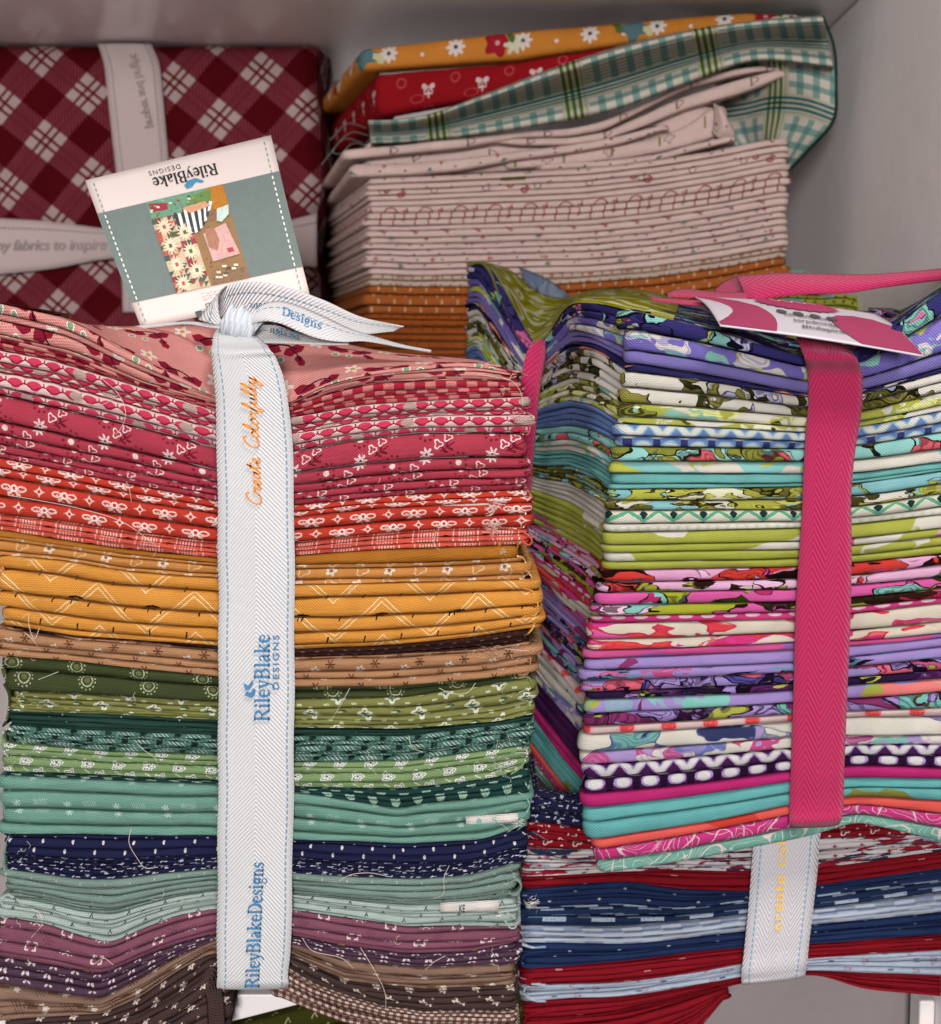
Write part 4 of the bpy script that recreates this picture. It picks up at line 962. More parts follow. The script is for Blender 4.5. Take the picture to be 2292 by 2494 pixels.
def rib_text(s, px, y_bot, y_top, m, cap, bold=0.0, shear=0.0, spacing=1.0, name='ribbon_print', flip=1):
    """text running up the ribbon; px = baseline column, cap = letter height in photo pixels"""
    V, F = textgeo(s, bold, shear, spacing)
    L = y_bot-y_top; h = V[:, 1].max()
    k = cap/h
    def fn(X, Y_, ym): return at(px-(Y_-0.0)*k*1.0+0*X, y_bot-X*L, -.0048)
    return mesh(name, fn(V[:, 0], V[:, 1], h), F, m, RO, smooth=False)
BLUE = ink('blue', '#3f7198'); GOLD = ink('gold', '#cf7a18')
def rib_text2(s, bx0, bx1, y_bot, y_top, m, cap, bold=0.0, spacing=1.0, fattop=1.0):
    V, F = textgeo(s, bold, 0.0, spacing); L = y_bot-y_top; k = cap/V[:, 1].max()
    pts = at(bx0+(bx1-bx0)*V[:, 0]-V[:, 1]*k, y_bot-V[:, 0]*L, -.0050)
    return mesh('ribbon_print', pts, F, m, RO, smooth=False)
serif('ribbon_print', 'RileyBlake', lambda X, Y_: at(656-Y_*37, 1757-X*212, -.0050), BLUE, RO)
rib_text2('DESIGNS', 679, 679, 1680, 1547, BLUE, 15, bold=.012, spacing=1.25)
serif('ribbon_print', 'RileyBlakeDesigns', lambda X, Y_: at(630+12*X-Y_*34, 2408-X*308, -.0050), BLUE, RO)
for pl in ([(612, 1700), (596, 1694), (600, 1684), (610, 1688), (616, 1676), (622, 1680), (620, 1694)], [(598, 1682), (592, 1664), (604, 1670), (614, 1656), (616, 1666), (606, 1680)]):
    q = np.array(pl, float); mesh('bird_mark', at(q[:, 0], q[:, 1], -.0050), [list(range(len(q)))], BLUE, RO, smooth=False)
GL = {'C': (1.7, [[(1.6, 1.75), (1.35, 2.2), (.75, 1.95), (.3, 1.1), (.45, .25), (.95, 0), (1.7, .35)]]),
 'r': (1.15, [[(-.1, .3), (.35, 1.05), (.45, .85), (.8, .98), (.7, .3), (.9, 0), (1.15, .3)]]),
 'e': (1.0, [[(-.1, .3), (.5, .5), (.72, .85), (.5, 1.02), (.22, .6), (.32, .08), (.65, 0), (1.0, .3)]]),
 'a': (1.25, [[(.85, .85), (.5, 1.0), (.15, .5), (.3, .02), (.65, .3), (.9, .98), (.8, .25), (.98, 0), (1.25, .3)]]),
 't': (.85, [[(-.1, .3), (.45, 1.9), (.3, .5), (.45, 0), (.85, .3)], [(.0, 1.3), (.85, 1.45)]]),
 'o': (1.0, [[(.55, .98), (.15, .6), (.28, .03), (.7, .1), (.78, .75), (.5, 1.0), (.8, .8), (1.0, .75)]]),
 'l': (.8, [[(-.1, .3), (.5, 1.6), (.45, 2.25), (.2, 1.6), (.22, .25), (.45, 0), (.8, .3)]]),
 'f': (.75, [[(-.1, .3), (.5, 1.7), (.42, 2.25), (.2, 1.5), (.12, -.8), (.3, -.95), (.38, -.2), (.75, .3)]]),
 'u': (1.2, [[(-.1, .3), (.22, .98), (.15, .3), (.4, 0), (.72, .4), (.82, .98), (.78, .25), (.95, 0), (1.2, .3)]]),
 'y': (1.2, [[(-.1, .3), (.22, .98), (.2, .4), (.42, .08), (.75, .6), (.85, .98), (.6, -.6), (.3, -1.0), (.2, -.65), (1.2, .35)]]), ' ': (1.0, [])}
def script(s):
    x = 0; out = []
    for ch in s:
        a, ps = GL[ch]
        for p in ps: out.append([(x+q[0]+q[1]*.28, q[1]) for q in p])
        x += a
    return out, x
sp_, tot = script('Create Colorfully')
strokes('ribbon_print', sp_, lambda X, Y_: at(637-15*X/tot-Y_*16.5, 1236-X/tot*318, -.0050), GOLD, RO, .21)

# bow: photo pixels of the detail view -> photo
def bz(L): return [(300+x/2.2537, 660+y/2.2537, Y) for x, y, Y in L]
BW = strip('bow_tail', bz([(520, 135, .030), (560, 88, .034), (700, 60, .045), (900, 90, .052), (1100, 160, .055), (1300, 250, .05), (1540, 304, .04)]),
      bz([(528, 262, .034), (590, 262, .040), (720, 262, .050), (860, 280, .055), (1060, 318, .056), (1260, 350, .05), (1480, 330, .042)]), RW, LB, 90, 8, crown=-.001, solid=.0006)[0]
strip('bow_loop', bz([(412, 268, .03), (470, 190, .028), (520, 130, .026), (545, 100, .030), (575, 80, .036)]),
      bz([(556, 306, .016), (530, 250, .019), (521, 190, .022), (524, 140, .027), (560, 90, .035)]), RW, BW, 40, 7, crown=.002, solid=.0006)
fo, ff = strip('bow_tail', bz([(700, 262, .012), (735, 208, .012), (790, 176, .014), (860, 166, .017), (960, 190, .02), (1080, 240, .022), (1250, 320, .022), (1400, 368, .02), (1550, 410, .016), (1692, 436, .012)]),
      bz([(668, 340, .010), (700, 300, .008), (770, 276, .006), (870, 290, .006), (960, 330, .008), (1080, 372, .008), (1200, 388, .008), (1320, 384, .01), (1480, 412, .012), (1690, 447, .012)]), RW, LB, 90, 8, crown=.002, solid=.0006)
uo, uf = strip('bow_tail', bz([(662, 348, .020), (740, 306, .022), (830, 300, .026), (950, 340, .026), (1080, 372, .024), (1240, 392, .02)]),
      bz([(664, 356, .018), (740, 388, .014), (860, 394, .013), (980, 398, .012), (1100, 402, .012), (1240, 402, .012)]), RW, LB, 50, 6, crown=-.0015, solid=.0006)
strip('ribbon', [(296, 799, .055), (380, 789, .045), (456, 784, .035), (513, 788, .024), (552, 794, .014)], [(300, 806, .054), (380, 797, .044), (456, 790, .034), (513, 798, .02), (552, 803, .012)], RW, LB, 50, 4, solid=.0006, label='part of the white ribbon going round the bundle behind the bow')
# knot: a pleated band
nu_, nv_ = 44, 20
G = np.zeros((nu_, nv_, 3)); kc = at(582, 787, .012)
for i in range(nu_):
    a = 2*math.pi*i/(nu_-1)
    for j in range(nv_):
        t = j/(nv_-1)*2-1
        ww = .0086*(1+.15*t); rr = .0060*(1-.45*abs(t)**3)*(1+.05*math.cos(t*17+math.sin(a*2)))
        c, s = math.cos(a), math.sin(a)
        G[i, j] = kc + np.array([t*ww*.92+s*.002, -c*rr*.9, s*rr*1.15 - t*.002 + .0015*math.cos(t*9)*s])
knot = gridmesh('knot', G, gridUV(G), ribbonmat('knot_ribbon', '#b9bdc4', 60.0, .1, 2.6, None), LB)
# words printed on the bow
def on(fn, s0, s1, l0, l1, mirror=False, cap=.3):
    def g(X, Y_, ym):
        X = 1-X if mirror else X
        return fn((s1-(s1-s0)*(Y_/max(ym, .05))), l0+(l1-l0)*X, .0006)
    return g
serif('bow_print', 'Designs', lambda X, Y_: ff(.62-.36*Y_, .24+.22*X, .0006), BLUE, fo)
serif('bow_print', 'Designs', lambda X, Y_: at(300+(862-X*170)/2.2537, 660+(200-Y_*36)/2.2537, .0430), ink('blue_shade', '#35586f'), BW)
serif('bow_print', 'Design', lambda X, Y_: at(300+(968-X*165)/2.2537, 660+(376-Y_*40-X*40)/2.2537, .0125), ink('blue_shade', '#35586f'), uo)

# hang tag on the white-ribbon bundle
YT = .068
TC = [at(208, 440, YT), at(660, 330, YT), at(754, 716, YT-.012), at(345, 800, YT-.012)]
def card(a, b, off=0.0):
    a = np.asarray(a, float)[..., None]; b = np.asarray(b, float)[..., None]
    p = TC[0]*(1-a)*(1-b)+TC[1]*a*(1-b)+TC[2]*a*b+TC[3]*(1-a)*b
    q = np.copy(p); q[..., 1] += -.0018*np.sin(b[..., 0]*math.pi)-off
    return q
n = 22; A_, B_ = np.meshgrid(np.linspace(0, 1, n), np.linspace(0, 1, n), indexing='ij')
G = card(A_, B_)
CARD = plain('card_stock', '#cfc0ba', .5, .3, .03, .01)
ct = gridmesh('hang_tag', G, gridUV(G), CARD, LB, solid=.0007, label='square card tag printed upside down, leaning behind the bow')
def band(name, a0, a1, b0_, b1, col, off=.0006, par=None, n=14):
    A2, B2 = np.meshgrid(np.linspace(a0, a1, 4), np.linspace(b0_, b1, n), indexing='ij'); G = card(A2, B2, off)
    return gridmesh(name, G, gridUV(G), ink(name+col[1:], col), par or ct)
band('green_band', 0, 1, .228, .83, '#68736f')
def cpoly(name, pts, col, off): return patch(name, pts, card, plain('print_'+col[1:], col, .55, .3, .3, .0015), ct, off)
def cband(name, a0, a1, b0_, b1, col, off): return band(name, a0, a1, b0_, b1, col, off)
PX = (.268, .692)
def ph(a, b): return PX[0]+(PX[1]-PX[0])*a, .228+.602*b
def ppoly(pts, col, off): cpoly('card_picture', [ph(*p) for p in pts], col, off)
def pband(a0, a1, b0_, b1, col, off):
    x0_, y0_ = ph(a0, b0_); x1_, y1_ = ph(a1, b1); cband('card_picture', x0_, x1_, y0_, y1_, col, off)
pband(0, 1, 0, 1, '#8a6a48', .0008)                       # warm wooden floor of the printed photo
pband(0, .47, .2, 1, '#b8a68a', .0010)                    # quilt
ppoly([(.62, .25), (.98, .25), (1, 1), (.5, 1)], '#7a5c40', .0010)
ppoly([(0, 0), (.8, 0), (.78, .16), (.45, .2), (0, .19)], '#5f8a70', .0011)
ppoly([(.02, .02), (.26, .06), (.24, .13), (.03, .12)], '#8e2838', .0012)
ppoly([(.52, .05), (.84, .02), (.8, .14), (.5, .2)], '#5c7a3c', .0012)
ppoly([(.78, 0), (1, 0), (1, .26), (.8, .24)], '#a86a14', .0012)
rr_ = random.Random(3)
for i in range(7):                                         # quilt: patches, then pointed starbursts
    for j in range(14):
        x, y = i*.067, .2+j*.057; c_ = rr_.choice(['#7c2a30', '#a8503c', '#b8a68a', '#465238', '#c9b99e', '#8c3238', '#c4a884', '#9c4a44', '#3c4844'])
        ppoly([(x, y), (x+.067, y), (x+.067, y+.057), (x, y+.057)] if rr_.random() > .45 else [(x, y), (x+.067, y), (x, y+.057)], c_, .0012)
for i in range(4):
    cy = .30+i*.205
    for cx, k0 in ((.13, 0), (.36, 1)):
        yy = cy+.1*k0
        if yy > .93: continue
        st = [(min(max(cx+(.115 if k % 2 else .055)*math.cos(2*math.pi*k/26), 0), .47), yy+(.105 if k % 2 else .055)*math.sin(2*math.pi*k/26)) for k in range(26)]
        st = [(x, min(y, .995)) for x, y in st]
        ppoly(st, '#cfc0a4', .0014)
        ppoly([(cx-.02, yy-.02), (cx+.02, yy-.02), (cx+.02, yy+.02), (cx-.02, yy+.02)], rr_.choice(['#5a6440', '#a84a34', '#44583c']), .0016)
for k in range(60):                                        # mottled wood, leaves and cloth of the printed photo
    x, y = rr_.uniform(.5, .97), rr_.uniform(.24, .98); q = rr_.uniform(.008, .022)
    ppoly([(x, y), (x+q, y+q*.3), (x+q*.7, y+q), (x-q*.2, y+q*.8)], rr_.choice(['#6e5038', '#8c6a4a', '#7a5a3e', '#94724e', '#5e4630']), .00125)
for k in range(40):
    x, y = rr_.uniform(0, .76), rr_.uniform(.01, .17); q = rr_.uniform(.015, .04)
    ppoly([(x, y), (x+q, y+q*.2), (x+q*.9, min(y+q*.7, .19)), (x-q*.1 if x > .02 else x, min(y+q*.5, .19))], rr_.choice(['#4c7058', '#6c9470', '#8e3440', '#c4c8b8', '#3c5c40', '#7c9a5c']), .00135)
for k in range(12):                                        # striped shirt of the printed photo
    x = .30+k*.043; ppoly([(x, .17+.03*math.sin(k)), (x+.04, .17+.03*math.sin(k+1)), (x+.03-.004*k, .43-.004*(k-4)**2), (x-.01-.004*k, .44-.004*(k-4)**2)], '#d8d4ce' if k % 2 else '#2e323a', .0014)
ppoly([(.42, .15), (.72, .13), (.78, .19), (.5, .22)], '#c08c6c', .0015)
ppoly([(.58, .46), (.9, .4), (.97, .74), (.6, .76)], '#c09690', .0014)
ppoly([(.62, .42), (.74, .42), (.76, .56), (.7, .66), (.6, .6)], '#9c6a54', .0016)
ppoly([(.84, .24), (1.0, .22), (.97, .32), (.86, .38), (.8, .36)], '#b4c4bc', .0016)
ppoly([(.82, .66), (.9, .655), (.905, .7), (.83, .705)], '#a03040', .0016)
for k in range(9):
    x, y = rr_.uniform(.55, .85), rr_.uniform(.8, .93); ppoly([(x, y), (x+.06, y+.01), (x+.05, y+.03), (x, y+.025)], rr_.choice(['#d8cab8', '#4c3a2c', '#c8b8a0']), .0014)
def ctext(s, a0, a1, b_base, cap, col, bold=.0, spacing=1.0, shear=0.0):
    # upside down: runs right to left, letters grow downwards
    return text('tag_print', s, lambda X, Y_, ym: card(a0+(a1-a0)*X, b_base+Y_/ym*cap, .0009), ink('tag'+col[1:], col), ct, bold=bold, spacing=spacing, shear=shear)
serif('tag_print', 'RileyBlake', lambda X, Y_: card(.685-.35*X, .088+Y_*.072, .0009), ink('tagblack', '#1c1a20'), ct)
ctext('DESIGNS', .50, .33, .040, .030, '#2a262c', .0, 1.25)
cpoly('bird_mark', [(.49, .18), (.52, .155), (.56, .15), (.60, .18), (.585, .19), (.555, .175), (.53, .20), (.50, .205)], '#3f7fa4', .0009)
for k in range(26):
    b = .03+k*.0365
    for a_, sgn in ((.035, 1), (.955, 1)):
        cc = '#e6e2da' if .228 < b < .83 else '#7d8a88'
        cpoly('stitch_mark', [(a_, b), (a_+.007, b), (a_+.007, b+.02), (a_, b+.02)], cc, .0010)
for k in range(3): ctext(['SOMETHING', 'FOR EVERY', 'MAKER'][k] if False else ['.-.--.-.-..', '-..-.--.-.-', '.--.-.-..-'][k], .60, .40, .862+k*.018, .009, '#6c5f5c')
cpoly('tag_box', [(.33, .965), (.47, .955), (.47, .995), (.33, 1.0)], '#3c4648', .0009)
text('tag_print', 'LE', lambda X, Y_, ym: card(.44-.07*X, .965+Y_/ym*.028, .0012), ink('tagpale', '#d8ccc6'), ct, bold=.03)
for q in ([(.40, .93), (.55, .915), (.55, .921), (.40, .936)], [(.40, .93), (.405, .93), (.41, .955), (.405, .957)]): cpoly('tag_line', q, '#6a6260', .0009)

# loose threads
TH = plain('thread_pale', '#d2c0b6', .8, .1, .05, .01); THG = plain('thread_green', '#c8ceb4', .8, .1, .05, .01)
for par, m_, pts in [(f1, TH, [(250, 923, -.003), (290, 962, -.006), (306, 1010, -.006), (290, 1050, -.005), (282, 1058, -.003)]),
    (f1, TH, [(288, 962, -.003), (250, 985, -.005), (200, 982, -.003)]), (f2, TH, [(308, 1172, -.003), (316, 1196, -.005), (320, 1222, -.003)]),
    (f3, TH, [(20, 1206, -.003), (90, 1218, -.004), (200, 1240, -.004), (300, 1272, -.004), (370, 1320, -.003)]),
    (f7, TH, [(70, 1494, -.003), (72, 1530, -.006), (84, 1556, -.006), (96, 1530, -.004)]), (f7, TH, [(60, 1540, -.003), (78, 1556, -.005), (92, 1574, -.004)]),
    (f9, THG, [(94, 1655, -.003), (120, 1645, -.004), (142, 1636, -.003)]), (f12, THG, [(334, 1812, -.003), (352, 1828, -.005), (380, 1850, -.005), (384, 1864, -.003)]),
    (f14, TH, [(320, 2018, -.003), (314, 2050, -.005), (334, 2090, -.005), (354, 2114, -.004), (384, 2112, -.003)]),
    (f16, TH, [(76, 2212, -.003), (98, 2226, -.005), (102, 2250, -.005), (76, 2284, -.003)]), (f17, TH, [(230, 2348, -.003), (252, 2334, -.005), (276, 2350, -.003)]),
    (f8, TH, [(806, 1756, -.003), (830, 1716, -.006), (852, 1676, -.005)]), (f10, THG, [(1070, 1676, -.003), (1096, 1688, -.005), (1140, 1686, -.005), (1158, 1664, -.003)]),
    (f11, THG, [(996, 1792, -.003), (1004, 1820, -.006), (1030, 1832, -.004)]), (f14, TH, [(818, 2152, -.003), (850, 2132, -.006), (900, 2126, -.005), (936, 2132, -.003)]),
    (f14, TH, [(1094, 2108, -.003), (1082, 2136, -.006), (1078, 2180, -.006), (1056, 2188, -.003)]), (f17, TH, [(736, 2284, -.003), (756, 2312, -.006), (836, 2336, -.006), (866, 2364, -.003)]),
    (f17, TH, [(878, 2308, -.003), (910, 2360, -.007), (938, 2420, -.007), (940, 2456, -.004)]), (f18, TH, [(1036, 2362, -.003), (1056, 2344, -.005), (1084, 2328, -.003)]),
    (f1, TH, [(1165, 912, -.003), (1205, 918, -.005), (1250, 930, -.004), (1270, 960, -.003), (1274, 988, -.002)]), (f6, TH, [(1062, 1294, -.003), (1058, 1326, -.006), (1070, 1340, -.003)]),
    (f8, TH, [(1230, 1580, -.003), (1270, 1584, -.004), (1312, 1586, .0)]), (tops, TH, [(300, 806, .05), (308, 800, .04), (330, 806, .035)])]:
    thread(pts, par, m_)
q_ = random.Random(5)
for k, (cx, cy, par) in enumerate([(1210, 960, f1), (1240, 1240, f3), (1250, 1400, f6), (1240, 1600, f8), (1250, 1700, f10), (1240, 1800, f11), (1250, 1880, f12), (1230, 2010, f13), (1230, 2130, f14), (1210, 2230, f16), (1210, 2330, f18), (60, 1350, f6), (70, 1480, f7), (60, 1600, f8), (70, 1720, f10), (60, 1850, f12), (60, 2050, f14), (60, 2240, f16), (90, 2350, f17), (420, 1050, f1), (900, 1150, f2), (380, 1330, f4), (860, 1420, f6), (300, 1700, f9), (900, 1850, f11), (420, 2200, f16), (1000, 2290, f17)]):
    for e in range(3):
        x, y = cx+q_.uniform(-30, 30), cy+q_.uniform(-18, 18); a = q_.uniform(0, 6.28); L = q_.uniform(8, 26); p = [(x, y, -.0034)]
        for g in range(3):
            a += q_.uniform(-1.3, 1.3); x += L*.45*math.cos(a); y += L*.45*math.sin(a); p.append((x, y, -.0042-.0012*q_.random()))
        thread(p, par, TH if k % 2 else THG, r=.00007)
# fluffy frays: tufts of hair-fine threads
def tuft(par, x, y, r, col, n=26, seed=1):
    q = random.Random(seed); V = []; F = []
    for i in range(n):
        a = q.uniform(0, 2*math.pi); L = r*q.uniform(.5, 1.3); x0_, y0_ = x+q.gauss(0, r*.3), y+q.gauss(0, r*.22)
        p = [(x0_, y0_, -.003), (x0_+L*.5*math.cos(a), y0_+L*.5*math.sin(a), -.005), (x0_+L*math.cos(a+.5), y0_+L*math.sin(a+.5), -.004)]
        c = atl(crom(p, 6)); b0_ = len(V); wd = .00010
        for k in range(6): V += [c[k]+[0, 0, wd], c[k]-[0, 0, wd], c[k]+[0, -wd*1.7, 0]]
        for k in range(5):
            for e in range(3): F.append([b0_+3*k+e, b0_+3*k+(e+1) % 3, b0_+3*k+3+(e+1) % 3, b0_+3*k+3+e])
    return mesh('fray', V, F, plain('fray'+col[1:], col, .9, .1, .1, .01), par, uv=None)
for i, (par, x, y, r, col) in enumerate([(f3, 1202, 1236, 22, '#ead8d0'), (f4, 1200, 1292, 18, '#e4b4a6'), (f8, 1200, 1592, 24, '#c09a84'), (f12, 1216, 1868, 16, '#cfd8c4'), (f13, 1264, 2006, 12, '#d4d8d0'), (f1, 1250, 1015, 12, '#eac6c4'), (f5, 1226, 1344, 8, '#d8b48c'), (f17, 1220, 2226, 12, '#d8dcd4')]):
    tuft(par, x, y, r, col, 30, i)

# ================================================================== bundle with the pink ribbon
RB_ = thing('fabric_bundle', at(1700, 2100, .08), 'bundle of bright swirling prints in violet, lime, pink and aqua, tied with a pink ribbon', 'fabric bundle', 'ribbon tied fabric bundles')
rows = [  # key, label, corner y, ribbon-left y, ribbon-right y, right edge y, n, pitch
 ('top', None, 752, 872, 850, 700, 0),
 ('navyswirl', 'navy, teal and lime swirl cotton with a pink flower', 802, 895, 885, 765, 1),
 ('tealswirl', 'violet cotton with teal and cream swirls', 853, 930, 925, 858, 1),
 ('violet', 'plain violet cotton', 885, 960, 953, 894, 1),
 ('navystripe', 'navy cotton with orange and cream bands', 905, 967, 962, 905, 1),
 ('whiteolive', 'cream cotton with olive leaves', 982, 1016, 1004, 953, 2),
 ('limewhite', 'lime and cream leaf cotton', 1032, 1054, 1040, 999, 2),
 ('bluediamond', 'blue and white diamond cotton', 1087, 1094, 1085, 1051, 2),
 ('aquabird', 'aqua cotton with olive birds', 1123, 1124, 1120, 1092, 1),
 ('aquawhite', 'aqua and cream cotton', 1152, 1155, 1152, 1124, 1),
 ('aqua', 'deep aqua cotton', 1191, 1184, 1176, 1145, 2),
 ('olivefeather', 'olive feather print cotton', 1242, 1241, 1234, 1200, 2),
 ('tealtri', 'white cotton with teal and black points', 1296, 1285, 1276, 1251, 2),
 ('limeblob', 'lime cotton with cream patches', 1327, 1318, 1310, 1285, 1),
 ('lime', 'lime cotton', 1388, 1379, 1369, 1348, 2),
 ('redpink', 'red, pink and black bird print cotton', 1417, 1410, 1400, 1375, 1),
 ('pinkbird', 'pale pink cotton with red birds', 1442, 1433, 1423, 1403, 1),
 ('pinkleaf', 'bright pink cotton with lime leaves', 1473, 1464, 1454, 1432, 1),
 ('pinkmix', 'pink cotton with lime and black leaves', 1499, 1489, 1476, 1454, 1),
 ('pinkdots', 'hot pink cotton with white ovals', 1516, 1506, 1492, 1468, 1),
 ('redwhite', 'cream and red ribbon print cotton', 1583, 1561, 1561, 1540, 2),
 ('magentaplum', 'magenta and plum cotton', 1603, 1581, 1571, 1552, 1),
 ('lilac', 'plain lilac cotton', 1631, 1612, 1597, 1574, 1),
 ('lilacdark', 'lilac cotton with black scrolls', 1657, 1634, 1622, 1600, 1),
 ('lilacpink', 'lilac cotton with pink and navy scrolls', 1685, 1662, 1648, 1632, 1),
 ('plumdark', 'dark plum and olive cotton', 1704, 1681, 1667, 1652, 1),
 ('lilaccoral', 'lilac cotton with coral and lime spots', 1737, 1708, 1702, 1684, 1),
 ('lilaclime', 'lilac cotton with lime buds', 1768, 1737, 1731, 1723, 1),
 ('redscallop', 'pink cotton with red scallops', 1788, 1754, 1745, 1743, 1),
 ('whiteteal', 'cream cotton with teal feathers', 1830, 1790, 1791, 1789, 1),
 ('whitelilac', 'cream cotton with lilac and teal feathers', 1861, 1819, 1813, 1811, 1),
 ('plumscale', 'plum and white scale print cotton', 1932, 1873, 1861, 1870, 2),
 ('magenta', 'plain magenta cotton', 1966, 1895, 1892, 1895, 1),
 ('aquaplain', 'plain aqua cotton', 2000, 1923, 1915, 1918, 1),
 ('aquapatch', 'aqua cotton with a violet spot', 2042, 1954, 1938, 1949, 1),
 ('coral', 'coral and red cotton', 2067, 1974, 1958, 1983, 1),
 ('pinkveins', 'hot pink cotton with white vein lines', 2096, 2008, 1980, 2016, 1),
 ('seafoam', 'seafoam cotton with white vein lines', 2124, 2036, 1999, 2053, 1)]
kc_ = [752, 802, 853, 905, 1087, 1191, 1296, 1388, 1583, 1723, 1932, 2042, 2124]
xcor = lambda y: np.interp(y, [752, 802, 912, 1035, 1172, 1273, 1369, 1470, 1566, 1628, 1723, 1836, 1988, 2095, 2124], [1526, 1545, 1538, 1533, 1506, 1504, 1492, 1470, 1459, 1442, 1445, 1440, 1445, 1470, 1480])
def side_rows(y):     # heights of a fold along the side, keyed on its corner height
    K = [752, 853, 905, 982, 1087, 1191, 1296, 1388, 1583, 1723, 1932, 2042, 2124]
    m2 = np.interp(y, K, [738, 815, 850, 930, 1050, 1155, 1262, 1352, 1535, 1670, 1905, 1995, 2040])      # x 1440
    m1 = np.interp(y, K, [740, 800, 850, 918, 1036, 1132, 1222, 1318, 1480, 1600, 1830, 1935, 1990])      # x 1392
    m0 = np.interp(y, K, [826, 870, 902, 946, 1042, 1136, 1200, 1285, 1420, 1535, 1750, 1850, 1905])      # x 1325
    mp = np.interp(y, K, [856, 905, 930, 980, 1050, 1130, 1190, 1270, 1390, 1500, 1700, 1800, 1860])      # x 1290
    l1 = np.interp(y, K, [750, 800, 850, 905, 980, 1060, 1130, 1200, 1330, 1440, 1640, 1740, 1800])       # x 1225
    l0 = np.interp(y, K, [642, 705, 745, 800, 870, 950, 1020, 1090, 1220, 1330, 1520, 1620, 1680])        # x 1165
    ll = np.interp(y, K, [650, 712, 760, 820, 890, 970, 1040, 1110, 1240, 1350, 1540, 1640, 1700])        # x 1135
    return ll, l0, l1, mp, m0, m1, m2
YF = .022
SX = np.array([1140, 1168, 1228, 1288, 1325, 1392, 1450])
SY = np.array([.185, .170, .140, .118, .112, .082, .050])
prev = None
rfab = {}
for idx, (key, lab, yc, yl, yr, ye, n) in enumerate(rows):
    xc = float(xcor(yc))
    def front_curve(xg, yc=yc, yl=yl, yr=yr, ye=ye, xc=xc):
        return cur([(xc, yc), (xc+.36*(1960-xc), yc+(yl-yc)*.30), (xc+.7*(1960-xc), yc+(yl-yc)*.66), (1960, yl), (2090, yr), (2190, yr+(ye-yr)*.45), (2300, ye), (2400, ye+(ye-yr)*.3)], xg, 2.2)
    sd = side_rows(yc)
    if prev is not None:
        pkey, pyc, pf, psd, pxc = prev
        x0_ = (xc+pxc)/2
        xg = np.concatenate([np.arange(x0_+3, 2400, 10.0)])
        Yg = YF + .0058*np.exp(-((xg-2012)/100.0)**4) + .001*np.sin(xg/130.0)
        pv = {'bluediamond': 'c', 'tealtri': 'c', 'pinkdots': 4.4, 'plumscale': 'c', 'redscallop': 6, 'aqua': None}.get(key)
        wts = {'bluediamond': [1.1, 1], 'plumscale': [1, 1], 'limewhite': [1.6, .8], 'whiteolive': [1, 1], 'aqua': [2.4, 1], 'olivefeather': [1.3, 1], 'redwhite': [1.8, 1.1], 'tealtri': [1.6, 1]}.get(key)
        par = run(RB_, key, n, xg, Yg, pf(xg), front_curve(xg), lab, pv=pv, ends=(1, 0), back=.012, retL=(.1, 1), bulge=.0026, wts=wts, xr=6, inner=.012, flat=.55, wobble=1.5, jut=.0009)
        # side face: every fabric shows twice as many, thinner folds
        m_ = mat(key); ns = 2*n if key not in ('navyswirl',) else 2
        px = np.concatenate([SX, [x0_-9, x0_+4]]); pY = np.concatenate([SY, [YF+.0068, YF+.0016]])
        tt = np.concatenate([psd, [pyc+1, pyc+2]]); bb = np.concatenate([sd, [yc-1, yc]])
        s_ = np.linspace(0, 1, 96)
        kk = np.concatenate([[0], np.cumsum(np.hypot(np.diff(px), np.diff(pY)*1800))]); kk /= kk[-1]
        X = smooth(np.interp(s_, kk, px), 2); Yy = smooth(np.interp(s_, kk, pY), 2)
        t_ = smooth(np.interp(s_, kk, tt), 3); b_ = smooth(np.interp(s_, kk, bb), 3)
        for k in range(ns):
            a0 = t_+(b_-t_)*k/ns + (wob(96, 1.5) if k else 0); a1 = t_+(b_-t_)*(k+1)/ns
            T = at(X, a0, Yy); B = at(X, np.maximum(a1, a0+1.5), Yy)
            fold('side_fold', T, B, normals((T+B)/2), m_, par, bulge=.0012, inner=.006, u0=rnd.uniform(0, .2), v0=rnd.uniform(0, .2), jut=.0009, nprof=6)
        rfab[key] = par
    prev = (key, yc, front_curve, sd, xc)
# top cloth of the bundle
fr_ = [(1135, 650, .185), (1168, 643, .170), (1228, 750, .140), (1288, 856, .118), (1325, 826, .112), (1392, 741, .082), (1450, 739, .050), (1530, 755, .024), (1640, 780, .022), (1800, 818, .022), (1960, 874, .024), (2090, 852, .024), (2190, 790, .022), (2292, 703, .022), (2400, 650, .022)]
bk_ = [(1140, 640, .190), (1190, 640, .20), (1245, 655, .215), (1290, 690, .222), (1330, 712, .224), (1376, 722, .225), (1440, 706, .225), (1540, 702, .225), (1660, 726, .225), (1800, 742, .225), (1960, 748, .225), (2090, 752, .225), (2180, 752, .225), (2235, 735, .22), (2330, 660, .21)]
limetop = sheet('top_cloth', fr_[:9], bk_[:9], mat('limeswirl'), RB_, nu=110, nv=22, puff=4, label='lime cloth with white swirls on top of the pink ribboned bundle')
sheet('top_cloth', [(x, y+2, Y) for x, y, Y in fr_[7:]], [(x, y+2, Y) for x, y, Y in bk_[7:]], mat('navyswirl'), RB_, nu=90, nv=18, puff=6)
# blue grey corner behind the dip
strip('cloth_corner', [(1262, 650, .228), (1300, 664, .228), (1340, 684, .228), (1384, 716, .228)], [(1290, 700, .222), (1320, 722, .222), (1345, 734, .222), (1388, 728, .222)], cloth('cotton_bluegrey', swirl(stops(['#6f7f9c', '#7c8aa4', '#14161e', '#8a93a8', '#6f7f9c']), .05, .1, 31)), limetop, 20, 6)
